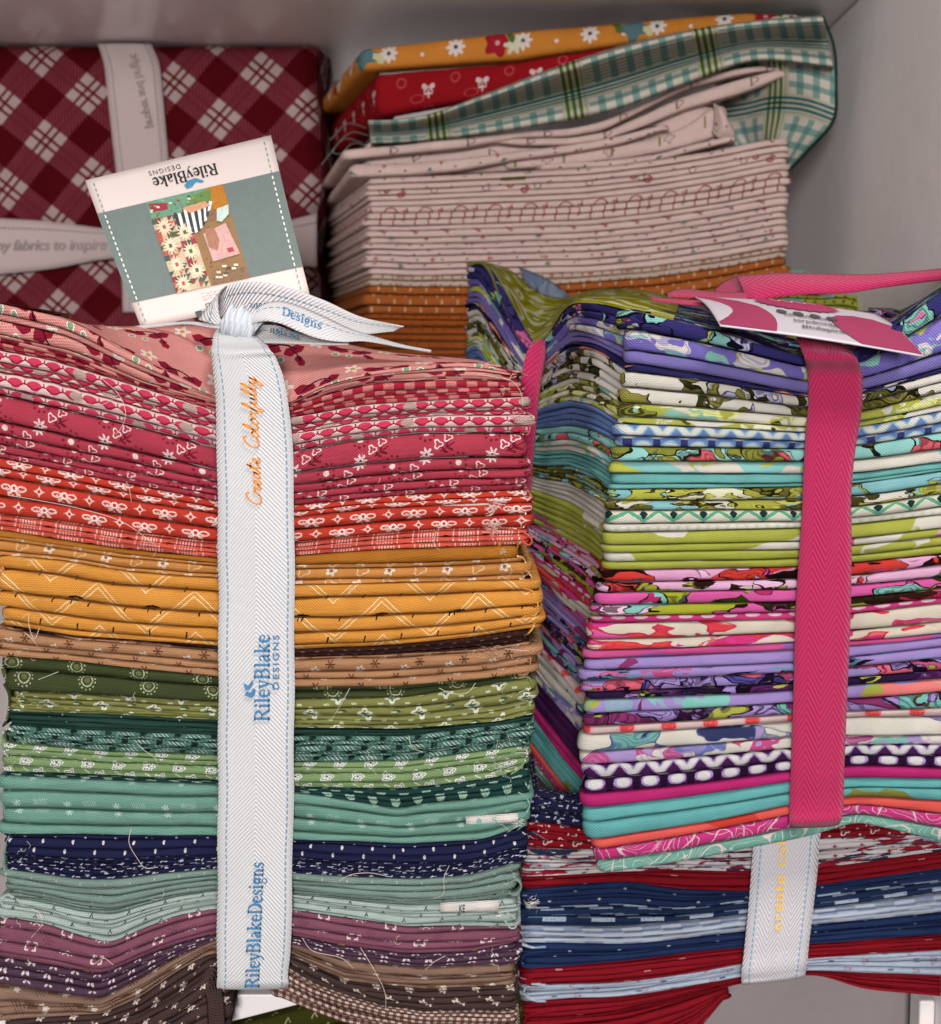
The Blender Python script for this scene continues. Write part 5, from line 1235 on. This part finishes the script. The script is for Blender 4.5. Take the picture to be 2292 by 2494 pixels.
# folds rising at the right edge behind the tag
for i, (key, dy) in enumerate([('navyswirl', 0), ('magentaplum', 12), ('navystripe', 22), ('redpink', 32)]):
    xg = np.arange(2110, 2401, 9.0); Yg = np.interp(xg, [2110, 2240, 2400], [.12, .09, .03])
    y0_ = cur([(2110, 748+dy*.7), (2170, 764+dy), (2215, 768+dy), (2250, 742+dy), (2292, 712+dy), (2400, 640+dy)], xg, 1.5)
    run(RB_, key, 1, xg, Yg, y0_, y0_+11, 'thin rolled edges of cloth behind the tag' if i == 0 else None, ends=(0, 0), bulge=.0012, inner=.02, wobble=0)
# pink ribbon
PL = [(1936, 812, .012), (1950, 846, .010), (1958, 868, .004), (1966, 900, .022), (1969, 967, .022), (1964, 1037, .0216), (1957, 1141, .0216), (1953, 1250, .021), (1945, 1370, .021), (1938, 1482, .0206), (1932, 1700, .0206), (1926, 1876, .0206), (1922, 1985, .0206), (1922, 2004, .018), (1926, 2014, .026)]
PR = [(2036, 828, .012), (2063, 848, .010), (2088, 876, .004), (2099, 906, .021), (2101, 950, .0206), (2098, 1002, .0206), (2084, 1089, .0206), (2073, 1200, .0206), (2074, 1320, .02), (2072, 1480, .02), (2063, 1700, .02), (2056, 1876, .02), (2053, 1975, .02), (2050, 1994, .018), (2040, 2010, .026)]
PL = [(x, y, Y if i > 2 else .014+.004*(2-i)) for i, (x, y, Y) in enumerate(PL)]; PR = [(x, y, Y if i > 2 else .013+.004*(2-i)) for i, (x, y, Y) in enumerate(PR)]
PO, PF = strip('ribbon', PL, PR, RP, RB_, nl=200, nw=9, crown=.0012, label='pink herringbone ribbon', solid=.0007)
strip('ribbon', [(1315, 824, .100), (1292, 842, .098), (1272, 900, .096), (1266, 1000, .094), (1262, 1150, .094), (1256, 1300, .094)],
      [(1329, 836, .105), (1330, 852, .102), (1318, 930, .098), (1306, 1040, .095), (1296, 1150, .094), (1286, 1300, .094)], RP, RB_, 60, 6, crown=.0012, label='pink ribbon on the shaded side of the bundle')
def tz(L): return [(1560+x/2.5246, 640+y/2.5246, Y) for x, y, Y in L]
strip('bow_tail', tz([(590, 82, .085), (700, 74, .08), (850, 64, .075), (1100, 68, .07), (1400, 72, .065), (1650, 56, .06), (1960, 26, .055)]),
      tz([(640, 216, .07), (690, 234, .066), (780, 222, .064), (1000, 196, .06), (1280, 186, .058), (1500, 152, .056), (1960, 92, .052)]), RP, RB_, 80, 9, crown=.003, label='pink ribbon tail running to the right above the tag')
strip('bow_loop', tz([(450, 172, .095), (490, 132, .096), (540, 104, .096), (600, 84, .092)]), tz([(470, 192, .085), (540, 190, .082), (610, 190, .078), (652, 205, .07)]), RP, RB_, 30, 7, crown=.002)
strip('bow_loop', tz([(158, 192, .075), (215, 168, .08), (300, 164, .082), (420, 178, .082), (520, 184, .08), (640, 178, .076)]), tz([(170, 212, .065), (240, 210, .062), (340, 212, .06), (450, 216, .06), (560, 222, .06), (660, 226, .062)]), RP, RB_, 50, 7, crown=.002)
strip('bow_loop', tz([(60, 212, .07), (160, 222, .065), (300, 230, .06), (420, 236, .058)]), tz([(70, 232, .062), (180, 246, .056), (300, 258, .052), (440, 262, .05)]), RP, RB_, 30, 5, crown=.001)
# its tag, lying almost flat on the bow
TG = [at(1560+335/2.5246, 640+212/2.5246, .052), at(1560+1440/2.5246, 640+318/2.5246, .050), at(1560+1742/2.5246, 640+577/2.5246, -.006), at(1560+490/2.5246, 640+388/2.5246, -.002)]
def tagf(a, b, off=0.0):
    a = np.asarray(a, float)[..., None]; b = np.asarray(b, float)[..., None]
    p = TG[0]*(1-a)*(1-b)+TG[1]*a*(1-b)+TG[2]*a*b+TG[3]*(1-a)*b
    q = np.copy(p); q[..., 2] += .0016*np.sin(a[..., 0]*math.pi)*(1-b[..., 0]*.5)+.0022*np.sin(b[..., 0]*math.pi)+off; q[..., 1] -= off*.6
    return q
n = 26; A_, B_ = np.meshgrid(np.linspace(0, 1, n), np.linspace(0, 1, n), indexing='ij'); G = tagf(A_, B_)
tg = gridmesh('hang_tag', G, gridUV(G), plain('tag_stock', '#b8afb5', .45, .35, .03, .01), RB_, solid=.0007, label='white card tag with pink corners lying on the pink bow')
PK = ink('tagpink', '#933554')
def tpatch(name, pts, m_, off):
    # triangulated so that it follows the bent card
    pts = np.array(pts, float); c = pts.mean(0); n_ = len(pts); V = []; F = []
    rings = 6
    for r in range(rings+1):
        V.append(c+(pts-c)*(r/rings))
    V = np.vstack(V)
    for r in range(rings):
        for i in range(n_): F.append([r*n_+i, r*n_+(i+1) % n_, (r+1)*n_+(i+1) % n_, (r+1)*n_+i])
    V = tagf(V[:, 0], V[:, 1], off)
    return mesh(name, V, F, m_, tg, smooth=False)
el = lambda cx, cy, rx, ry, a0, a1, n_: [(cx+rx*math.cos(math.radians(a0+(a1-a0)*i/n_)), cy+ry*math.sin(math.radians(a0+(a1-a0)*i/n_))) for i in range(n_+1)]
tpatch('pink_corner', [(0.004, .04), (0.004, .99)] + [(.28, .99)] + [(.28+.04*math.sin(t*math.pi), .99-t*.6) for t in (.15, .3, .45, .6, .8, 1)] + [(.2, .22), (.1, .08)], PK, .0007)
tpatch('pink_corner', [(.996, .99), (.996, .5)] + [(.9, .36), (.8, .34), (.7, .4), (.645, .5), (.63, .62), (.64, .78), (.67, .9), (.7, .99)], PK, .0007)
sb = []
for k in range(48):
    t = 2*math.pi*k/48; r = 1.0 if k % 2 else .88
    sb.append((.53+.235*r*math.cos(t), .16+.25*r*math.sin(t)))
sb = [(x, max(y, .012)) for x, y in sb]
tpatch('pink_burst', sb, ink('tagburst', '#9c3458'), .0009)
sx, tx = script('tula')if False else (None, None)
strokes('tag_print', [[(.40, .05), (.43, .15), (.46, .06), (.5, .15), (.53, .06), (.57, .15), (.60, .07), (.64, .14)]], lambda X, Y_: tagf(X, Y_, .0013), ink('tagrose', '#e2a6bc'), tg, .008)
for k in range(4):
    tpatch('icon_dot', el(.385+k*.085, .52+.012*k, .028, .05, 0, 330, 11), ink('taggrey', '#4c474c'), .0010)
for k, (s, a0, a1, bb_) in enumerate([('sdirds/birdsby', .385, .645, .64), ('ssrpdmt@', .41, .64, .76), ('#tulapink', .43, .66, .88)]):
    text('tag_print', s if k == 2 else s, lambda X, Y_, ym, a0=a0, a1=a1, bb_=bb_: tagf(a0+(a1-a0)*X, bb_-Y_/ym*.085, .0011), ink('taggrey', '#4c474c'), tg, bold=.01)

# ================================================================== red, white and blue bundle below it
AB = thing('fabric_bundle', at(1800, 2500, .1), 'red, navy and pale blue cotton bundle with a cream ribbon under the pink ribboned one', 'fabric bundle', 'ribbon tied fabric bundles')
ar = [  # key label n, then y at 1290, 1517, 1661, 1825, 1995, 2292
 (None, None, 0, 1925, 1960, 1990, 2010, 1980, 1950),
 ('navysmall', 'navy and white print cotton', 3, 2000, 2030, 2030, 2030, 2000, 1985),
 ('crimsonprint', 'crimson cotton with small white rings', 3, 2064, 2072, 2066, 2062, 2040, 2030),
 ('whitered', 'white cotton printed in red and navy', 5, 2134, 2122, 2120, 2124, 2116, 2074),
 ('crimson', 'crimson cotton', 4, 2166, 2144, 2167, 2170, 2154, 2111),
 ('blue', 'plain navy blue cotton', 4, 2208, 2200, 2212, 2192, 2180, 2142),
 ('navyblock', 'navy cotton with pale blue blocks', 3, 2254, 2256, 2244, 2226, 2214, 2174),
 ('paleblock', 'pale blue cotton with checkered blocks', 3, 2296, 2300, 2288, 2272, 2254, 2226),
 ('blue', 'navy blue cotton, lower folds', 4, 2357, 2341, 2324, 2306, 2298, 2278),
 ('crimson', 'crimson cotton, middle folds', 4, 2398, 2391, 2372, 2344, 2332, 2312),
 ('paleblue', 'pale blue cotton with small red and navy marks', 4, 2438, 2424, 2402, 2372, 2362, 2375),
 ('crimson', 'crimson cotton folds curving up to the ribbon', 5, 2498, 2480, 2440, 2392, 2372, 2427)]
ax = [1290, 1517, 1661, 1825, 1995, 2292]
xg = np.arange(1284, 2401, 10.0); YA = .050+.003*np.exp(-((xg-1900)/90.0)**2)
pc = None; afab = []
for key, lab, n, *yy in ar:
    pts = list(zip(ax, yy)) + [(2420, yy[-1]+(yy[-1]-yy[-2])*.35)]
    if key and n == 5 and key == 'crimson': pts.insert(5, (2092, 2408))
    c = cur(pts, xg, 3.0)
    if pc is not None:
        afab.append(run(AB, key, n, xg, YA, pc, c, lab, pv={'navyblock': 2.1, 'paleblock': 1.7}.get(key), ends=(1, 0), back=.1, retL=(0, 1), bulge=.0016, xr=10, wobble=1.6))
    pc = c
# lowest crimson cloth, open at the left end
xg2 = np.arange(1284, 1770, 9.0)
run(AB, 'crimson', 5, xg2, xg2*0+.052, np.interp(xg2, xg, pc), cur([(1284, 2640), (1560, 2590), (1690, 2520), (1770, 2424)], xg2), 'crimson cotton, lowest folds', ends=(1, 1), retR=(-.6, 1))
for key, par, pts in [('paleblock', afab[6], [(1320, 2262), (1270, 2280), (1262, 2294), (1290, 2308), (1330, 2308)]), ('blue', afab[7], [(1330, 2318), (1276, 2330), (1270, 2350), (1300, 2360)]),
    ('crimson', afab[8], [(1330, 2378), (1290, 2384), (1282, 2396), (1310, 2402)]), ('paleblue', afab[9], [(1330, 2400), (1284, 2404), (1276, 2420), (1300, 2438), (1330, 2440)]), ('crimson', afab[10], [(1330, 2466), (1290, 2474), (1278, 2490), (1290, 2520)]),
    ('navysmall', afab[0], [(1340, 1960), (1300, 1968), (1290, 1990), (1310, 2004)]), ('whitered', afab[2], [(1330, 2048), (1290, 2030), (1272, 2052), (1290, 2078)]), ('crimsonprint', afab[1], [(1330, 2012), (1292, 2016), (1276, 2040), (1290, 2060)])]:
    loop(par, key, pts, Y=.0475)
tuft(afab[5], 1296, 2200, 16, '#e6dcd8', 30, 21)
CL = [(1842, 1990, .0470), (1836, 2040, .0435), (1830, 2120, .0425), (1822, 2220, .0425), (1812, 2320, .0425), (1806, 2384, .0435), (1808, 2396, .0475), (1810, 2397, .055)]
CR = [(2004, 1985, .0470), (1998, 2036, .0435), (1992, 2110, .0425), (1982, 2200, .0425), (1970, 2300, .0425), (1963, 2362, .0435), (1958, 2378, .0475), (1954, 2380, .055)]
CO, CF = strip('ribbon', CL, CR, RA, AB, nl=90, nw=8, crown=.001, label='cream herringbone ribbon with blue stitching')
sp2, tot2 = script('reate olor')
V, F = textgeo('create colorfully', .004, .0, 1.0)
k_ = 34/V[:, 1].max()
V2 = at(1922-10*(1-V[:, 0])+V[:, 0]*12-V[:, 1]*k_, 2266-V[:, 0]*360, .0403)
mesh('ribbon_print', V2, F, ink('yellow', '#dfb04c'), CO, smooth=False)

# ================================================================== the cloth pile at the back
def back_cloth(name, key, label, cat, n, x0, x1, top, bot, Y, pv=None, ret=(-.38, 1), back=.1, group=None, **k):
    xg = np.arange(x0, x1+.1, 10.0)
    t = cur(top, xg); b = cur(bot, xg)
    c = at((x0+x1)/2, float(np.interp((x0+x1)/2, xg, b)), Y+.03)
    root = thing(name, c, label, cat, group)
    run(root, key, n, xg, xg*0+Y, t, b, None, pv=pv, ends=(1, 1), back=back, retL=ret, retR=k.pop('retR', (-.25, 1)), **k)
    return root
YB = .25
def bzz(x, y): return 750+x/1.1984, y/1.1984
def bl(L): return [bzz(*p) for p in L]
o1 = back_cloth('folded_fabric', 'orangefloral', 'orange cotton with white daisies on top of the back pile', 'fabric', 1, 908, 1935,
   bl([(150, 140), (190, 140), (600, 92), (1000, 60), (1280, 40), (1420, 44)]), bl([(150, 214), (200, 210), (600, 182), (1000, 124), (1300, 78), (1420, 62)]), YB+.004, pv=1, ret=(-.27, 1), bulge=.006, wobble=0, back=.19, u0=7)
o2 = back_cloth('folded_fabric', 'redcherry', 'red cotton with white cherries under the orange one', 'fabric', 1, 944, 1640,
   bl([(200, 212), (600, 180), (1000, 122), (1100, 108)]), bl([(200, 348), (240, 342), (600, 276), (1000, 150), (1100, 118)]), YB+.004, pv=1, ret=(-.27, 1), bulge=.006, wobble=0, back=.19)
# green plaid: main roll and the draped flap on its right
def gsheet(name, rowsP, m_, parent, nu=70, nv=26, label=None, solid=.0006, uvs=None):
    """sheet through several cross curves, each a list of (px, py, Y)"""
    R = np.stack([crom(np.array(r, float), nu) for r in rowsP], 1)
    Q = np.stack([crom(R[i], nv) for i in range(nu)], 0)
    G = at(Q[..., 0], Q[..., 1], Q[..., 2])
    return gridmesh(name, G, gridUV(G) if uvs is None else uvs(G), m_, parent, label=label, solid=solid)
o3 = thing('folded_fabric', at(1500, 300, .28), 'green and cream plaid cotton draped over the right end of the pile', 'fabric')
def zz(L, Y): return [(750+x/1.1984, y/1.1984, Yq+Y) for x, y, Yq in L]
tp = [(176, 352, .0), (260, 350, .0), (340, 338, .0), (500, 282, .0), (700, 206, .0), (900, 140, .0), (1100, 92, .0), (1300, 62, .0), (1500, 46, .002)]
md = [(180, 386, -.008), (260, 382, -.008), (340, 372, -.008), (500, 332, -.009), (700, 284, -.012), (900, 232, -.014), (1100, 172, -.014), (1300, 122, -.014), (1520, 120, -.008)]
bt = [(184, 418, .001), (260, 416, .001), (340, 410, .001), (500, 392, .001), (700, 362, .001), (900, 320, .0), (1100, 246, .0), (1300, 178, -.004), (1534, 196, -.010)]
pl = gsheet('folded_fabric', [zz([(x, y+4, Y+.05) for x, y, Y in tp], YB), zz([(x, y, Y-.003) for x, y, Y in tp], YB), zz(md, YB), zz(bt, YB), zz([(x, y-6, Y+.03) for x, y, Y in bt], YB)], mat('greenplaid'), o3, nu=110, nv=30)
fl = gsheet('hanging_flap', [zz([(1180, 196, .01), (1290, 172, -.002), (1340, 156, -.010), (1440, 160, -.012), (1536, 190, -.012)], YB),
    zz([(1190, 240, .03), (1290, 262, .02), (1360, 240, .004), (1450, 240, -.006), (1538, 250, -.010)], YB),
    zz([(1190, 330, .05), (1270, 350, .04), (1340, 340, .025), (1440, 330, .008), (1530, 346, -.004)], YB),
    zz([(1230, 400, .05), (1290, 410, .045), (1350, 420, .03), (1410, 430, .02), (1462, 430, .01)], YB),
    zz([(1330, 520, .05), (1345, 520, .045), (1360, 520, .04), (1372, 518, .035), (1384, 514, .03)], YB)], mat('greenplaid'), o3, nu=60, nv=60)
strip('hem', zz([(1496, 44, .0), (1530, 130, -.006), (1538, 250, -.009), (1532, 346, -.004), (1462, 430, .01), (1384, 514, .03)], YB-.001), zz([(1505, 46, .001), (1537, 130, -.004), (1545, 250, -.007), (1539, 349, -.002), (1468, 436, .012), (1384, 522, .032)], YB-.001), cloth('dark_hem', lambda u, v: lin('#2c4a40')), fl, 70, 3)
# loose cream cloth
o4 = thing('folded_fabric', at(1300, 380, .28), 'loosely folded cream printed cotton lying across the pile under the plaid', 'fabric')
def croll(tops_, bots_, key, nm='fold', Yo=0.0, bul=.004, lab=None, n=1, ends=(1, 1), u0=None, back=.17):
    x0_, x1_ = 750+tops_[0][0]/1.1984, 750+tops_[-1][0]/1.1984
    xg = np.arange(x0_, x1_, 9.0)
    return run(o4, key, n, xg, xg*0+YB+Yo, cur(bl(tops_), xg), cur(bl(bots_), xg), lab, ends=ends, bulge=bul, name=nm, wobble=0, xr=0, back=back, pv=9, u0=u0, retL=(-.2, 1), retR=(-.3, 1))
croll([(130, 436), (300, 420), (450, 398), (620, 382), (760, 376), (870, 352), (980, 300), (1100, 244), (1250, 200), (1340, 192), (1376, 200)], [(136, 468), (300, 450), (450, 436), (620, 404), (760, 400), (870, 380), (980, 322), (1100, 262), (1250, 222), (1340, 206), (1376, 210)], 'creamletter', 'folded_fabric', -.004)
croll([(560, 402), (620, 404), (760, 402), (870, 384), (980, 334), (1100, 278), (1250, 232), (1340, 210), (1384, 204)], [(560, 420), (620, 426), (760, 426), (870, 410), (980, 372), (1100, 322), (1250, 280), (1340, 248), (1384, 226)], 'creamletter', 'folded_fabric', -.002)
croll([(150, 478), (300, 474), (450, 460), (600, 440), (760, 424), (900, 398), (1040, 362)], [(160, 520), (300, 514), (450, 500), (600, 470), (760, 450), (900, 426), (1040, 380)], 'creamplain', 'folded_fabric', -.004)
croll([(600, 470), (760, 452), (900, 428), (1040, 392), (1130, 350), (1180, 300), (1200, 306)], [(600, 494), (760, 486), (900, 470), (1040, 446), (1130, 424), (1180, 410), (1200, 400)], 'creambee' if False else 'creamolive', 'folded_fabric', .004)
gsheet('folded_fabric', [zz([(1184, 300, .0), (1188, 330, -.002), (1186, 360, .0), (1180, 388, .003)], YB-.004), zz([(1200, 312, -.006), (1212, 340, -.007), (1214, 368, -.006), (1196, 400, .0)], YB-.004), zz([(1220, 340, .0), (1240, 372, -.001), (1244, 396, .0), (1224, 414, .004)], YB-.004)], mat('creamplain'), o4, nu=20, nv=14, solid=.001)
croll([(700, 480), (900, 466), (1040, 444), (1130, 418), (1230, 398)], [(700, 496), (900, 486), (1040, 464), (1130, 440), (1230, 416)], 'creamplain', 'folded_fabric', -.003)
croll([(200, 410), (450, 402), (760, 390), (980, 330), (1130, 290), (1200, 320)], [(200, 530), (600, 506), (900, 490), (1130, 440), (1200, 420)], 'creamletter', 'folded_fabric', .012)
# cream bundle: the tall block of folds
CB = thing('fabric_bundle', at(1400, 850, .3), 'thick cream block of folded cotton at the back with a rust coloured base', 'fabric bundle')
ltop = bl([(186, 520), (400, 510), (600, 500), (800, 490), (1000, 468), (1200, 436), (1368, 402)])
lbot = bl([(210, 800), (300, 806), (600, 800), (800, 796), (1000, 780), (1200, 752), (1386, 718)])
lru = bl([(214, 834), (300, 838), (600, 838), (800, 826), (1000, 812), (1200, 784), (1388, 750)])
lend = bl([(228, 1060), (600, 1062), (1000, 1035), (1388, 975)])
xg = np.arange(910, 1902, 10.0)
tA, bA, cA, dA = cur(ltop, xg), cur(lbot, xg), cur(lru, xg), cur(lend, xg)
def rr2(f): return tA+(bA-tA)*f
kw = dict(thin=False, ends=(1, 1), back=.19, retL=(-.25, 1), retR=(-.25, 1), bulge=.0026, wobble=1.2, xr=9, inner=.01, jut=.0007)
CG = [('creamolive', 2, 0, .13, 'c', 'cream cotton with olive posts'), ('creamcherry', 3, .13, .30, 'c', 'cream cotton with red cherries'), ('creamarch', 3, .30, .50, 'c', 'cream cotton with red arches'),
      ('creambee', 2, .50, .62, 'c', 'cream cotton with red bees'), ('creamplain', 3, .62, .8, None, 'cream cotton with dark specks'), ('creamplain', 3, .8, 1.0, None, 'cream cotton with dark specks, lower folds')]
for key, n, a, b, pv, lab in CG:
    run(CB, key, n, xg, xg*0+YB, rr2(a), rr2(b), lab, pv=pv, u0=12, **kw)
run(CB, 'creamdash', 2, xg, xg*0+YB, bA, cA, 'cream cotton with brown dashes', pv=2, **kw)
run(CB, 'rust', 3, xg, xg*0+YB, cA, cA+(dA-cA)*.36, 'rust cotton with pale ticks', pv=2.3, **kw)
run(CB, 'rustplain', 7, xg, xg*0+YB+.001, cA+(dA-cA)*.36, dA, 'rust cotton, lowest folds', pv=1.8, **kw)
# grey frayed loops on the left shoulder of the pile
for pts in ([(898, 330), (858, 322), (828, 344), (812, 372), (830, 374), (858, 350), (896, 352)], [(880, 346), (840, 338), (800, 380), (784, 400)], [(892, 312), (850, 300), (806, 340)]):
    thread([(x, y, YB+.02+.0004*(900-x)) for x, y in pts], CB, plain('thread_grey', '#6a6a62', .8, .1, .05, .01), r=.0005)

# ================================================================== red plaid bundle
PB = thing('fabric_bundle', at(380, 900, .40), 'red and white diagonal plaid bundle standing at the back, crossed by two pale ribbons', 'fabric bundle', 'ribbon tied fabric bundles')
YP = .352
nx, ny = 90, 90
G = np.zeros((nx, ny, 3))
p0 = at(-150, 106, YP); p1 = at(772, 106, YP); zt = zT-.0012; zb = float(at(300, 960, YP)[2])
xa, xb = p0[0], p1[0]
xr_ = float(at(320, 300, YP)[0]); zr_ = float(at(300, 600, YP)[2])
for i in range(nx):
    for j in range(ny):
        s, t = i/(nx-1), j/(ny-1)
        x = xa+(xb-xa)*s; z = zb+(zt-zb)*t
        e = 1-(max(abs(2*s-1)-.9, 0)/.1)**2; f = 1-(max(abs(2*t-1)-.92, 0)/.08)**2
        pin = .004*math.exp(-((x-xr_)/.022)**2)+.007*math.exp(-((z-zr_)/.028)**2)
        wr = .0015*math.sin(x*55+z*30)+.001*math.sin(z*90)
        y = YP+.012*(1-e*.5-f*.5)*1.6+pin*1.2+wr*.6
        xx = x-(.004*math.exp(-((z-zr_)/.03)**2) if s > .5 else 0)*(s-.5)*2 + .002*math.sin(z*60)*s
        G[i, j] = (xx, y, z)
UV = np.zeros((nx, ny, 2)); UV[..., 0] = G[..., 0]; UV[..., 1] = G[..., 2]-.45
gridmesh('front_cloth', G, UV, mat('redplaid'), PB)
# sides and back
S = np.stack([G[-1], G[-1]+np.array([.004, .03, 0]), G[-1]+np.array([.0, .09, 0])], 0); UV = np.zeros(S.shape[:2]+(2,)); UV[..., 0] = S[..., 1]; UV[..., 1] = S[..., 2]-.45
gridmesh('side_cloth', S, UV, mat('redplaid'), PB)
S = np.stack([G[:, -1], G[:, -1]+np.array([0, .04, 0]), G[:, -1]+np.array([0, .09, 0])], 0); UV = np.zeros(S.shape[:2]+(2,)); UV[..., 0] = S[..., 0]; UV[..., 1] = S[..., 1]
gridmesh('upper_cloth', S, UV, mat('redplaid'), PB)
RVo, RVf = strip('ribbon', [(238, 107, YP-.001), (252, 150, YP-.003), (262, 230, YP-.0025), (272, 320, YP-.002), (284, 430, YP-.002), (292, 560, YP+.003), (300, 760, YP)],
      [(368, 107, YP-.001), (386, 150, YP-.003), (396, 230, YP-.0025), (404, 320, YP-.002), (414, 430, YP-.002), (424, 560, YP+.003), (430, 760, YP)], RB, PB, 80, 7, crown=.001, label='pale ribbon running down the plaid bundle')
RHo, RHf = strip('ribbon', [(-150, 525, YP-.001), (0, 532, YP-.001), (120, 540, YP-.001), (250, 556, YP-.002), (420, 572, YP-.003), (600, 560, YP-.002), (772, 520, YP)],
      [(-150, 690, YP-.001), (0, 668, YP-.001), (120, 655, YP-.001), (250, 632, YP-.002), (420, 620, YP-.003), (600, 640, YP-.002), (772, 650, YP)], RB, PB, 80, 7, crown=.0015, label='pale ribbon across the plaid bundle')
GREY = ink('greyprint', '#857674')
V, F = textgeo('proper and bright', .01, .25, .95); k_ = 30/V[:, 1].max()
mesh('ribbon_print', at(352-V[:, 0]*44+V[:, 1]*k_*1.0, 312-V[:, 0]*-0.0-V[:, 0]*182, YP-.0048), F, GREY, RVo, smooth=False)
V, F = textgeo('my fabrics to inspire', .01, .25, .95); k_ = 34/V[:, 1].max()
mesh('ribbon_print', at(-20+V[:, 0]*280, 610-V[:, 0]*2-V[:, 1]*k_+8, YP-.0048), F, ink('greyprint2', '#8d7f80'), RHo, smooth=False)

# ================================================================== things at the edges
OB = thing('fabric_bundle', at(800, 2600, .05), 'dark olive printed fabric just showing below the white shelf edge', 'fabric bundle')
xg = np.arange(-30, 1250, 12.0)
run(OB, 'olivedark', 3, xg, xg*0+.036, cur([(-30, 2640), (545, 2499), (745, 2449), (900, 2425), (1250, 2420)], xg), cur([(-30, 2680), (1250, 2560)], xg), 'dark olive cotton with pale sprigs', pv=3, ends=(1, 1))
LD = thing('folded_fabric', at(1960, 760, .24), 'lime and aqua dotted cloth behind the pink bow', 'fabric')
xg = np.arange(1870, 2112, 8.0)
run(LD, 'limedots', 2, xg, xg*0+.232, cur([(1870, 728), (1900, 716), (2000, 722), (2060, 712), (2112, 738)], xg), cur([(1870, 752), (2000, 762), (2112, 776)], xg), None, ends=(1, 1), back=.03, bulge=.005)
SD = thing('folded_fabric', at(1940, 700, .27), 'small roll of pale green cloth peeping out above the pink bow', 'fabric')
xg = np.arange(1888, 1990, 8.0)
run(SD, 'seafoam', 1, xg, xg*0+.262, cur([(1888, 664), (1930, 646), (1990, 664)], xg, 1), cur([(1888, 720), (1990, 720)], xg), None, ends=(1, 1), back=.03, bulge=.006)
# board end and inner panel at the lower right
x_w = float(at(2240, 2470, .056)[0])
slab('board_end', (x_w, .056, zF-.16), (XW-.0005, .072, float(at(2260, 2438, .056)[2])), WHITE)
SHADEB = plain('shaded_board', '#857b7b', .6, .25, .1, .06)  # shade of the opening under the bundle, put into the board colour
xq = float(at(1560, 2450, .12)[0]); 
slab('inner_panel', (float(at(1560, 2450, .085)[0]), .085, zF-.2), (XW-.001, .100, float(at(1900, 2300, .085)[2])), SHADEB)
slab('shelf_under_bundle', (xs-.003, .216, zF-.018), (XW-.001, .478, zF-.001), SHADEB)
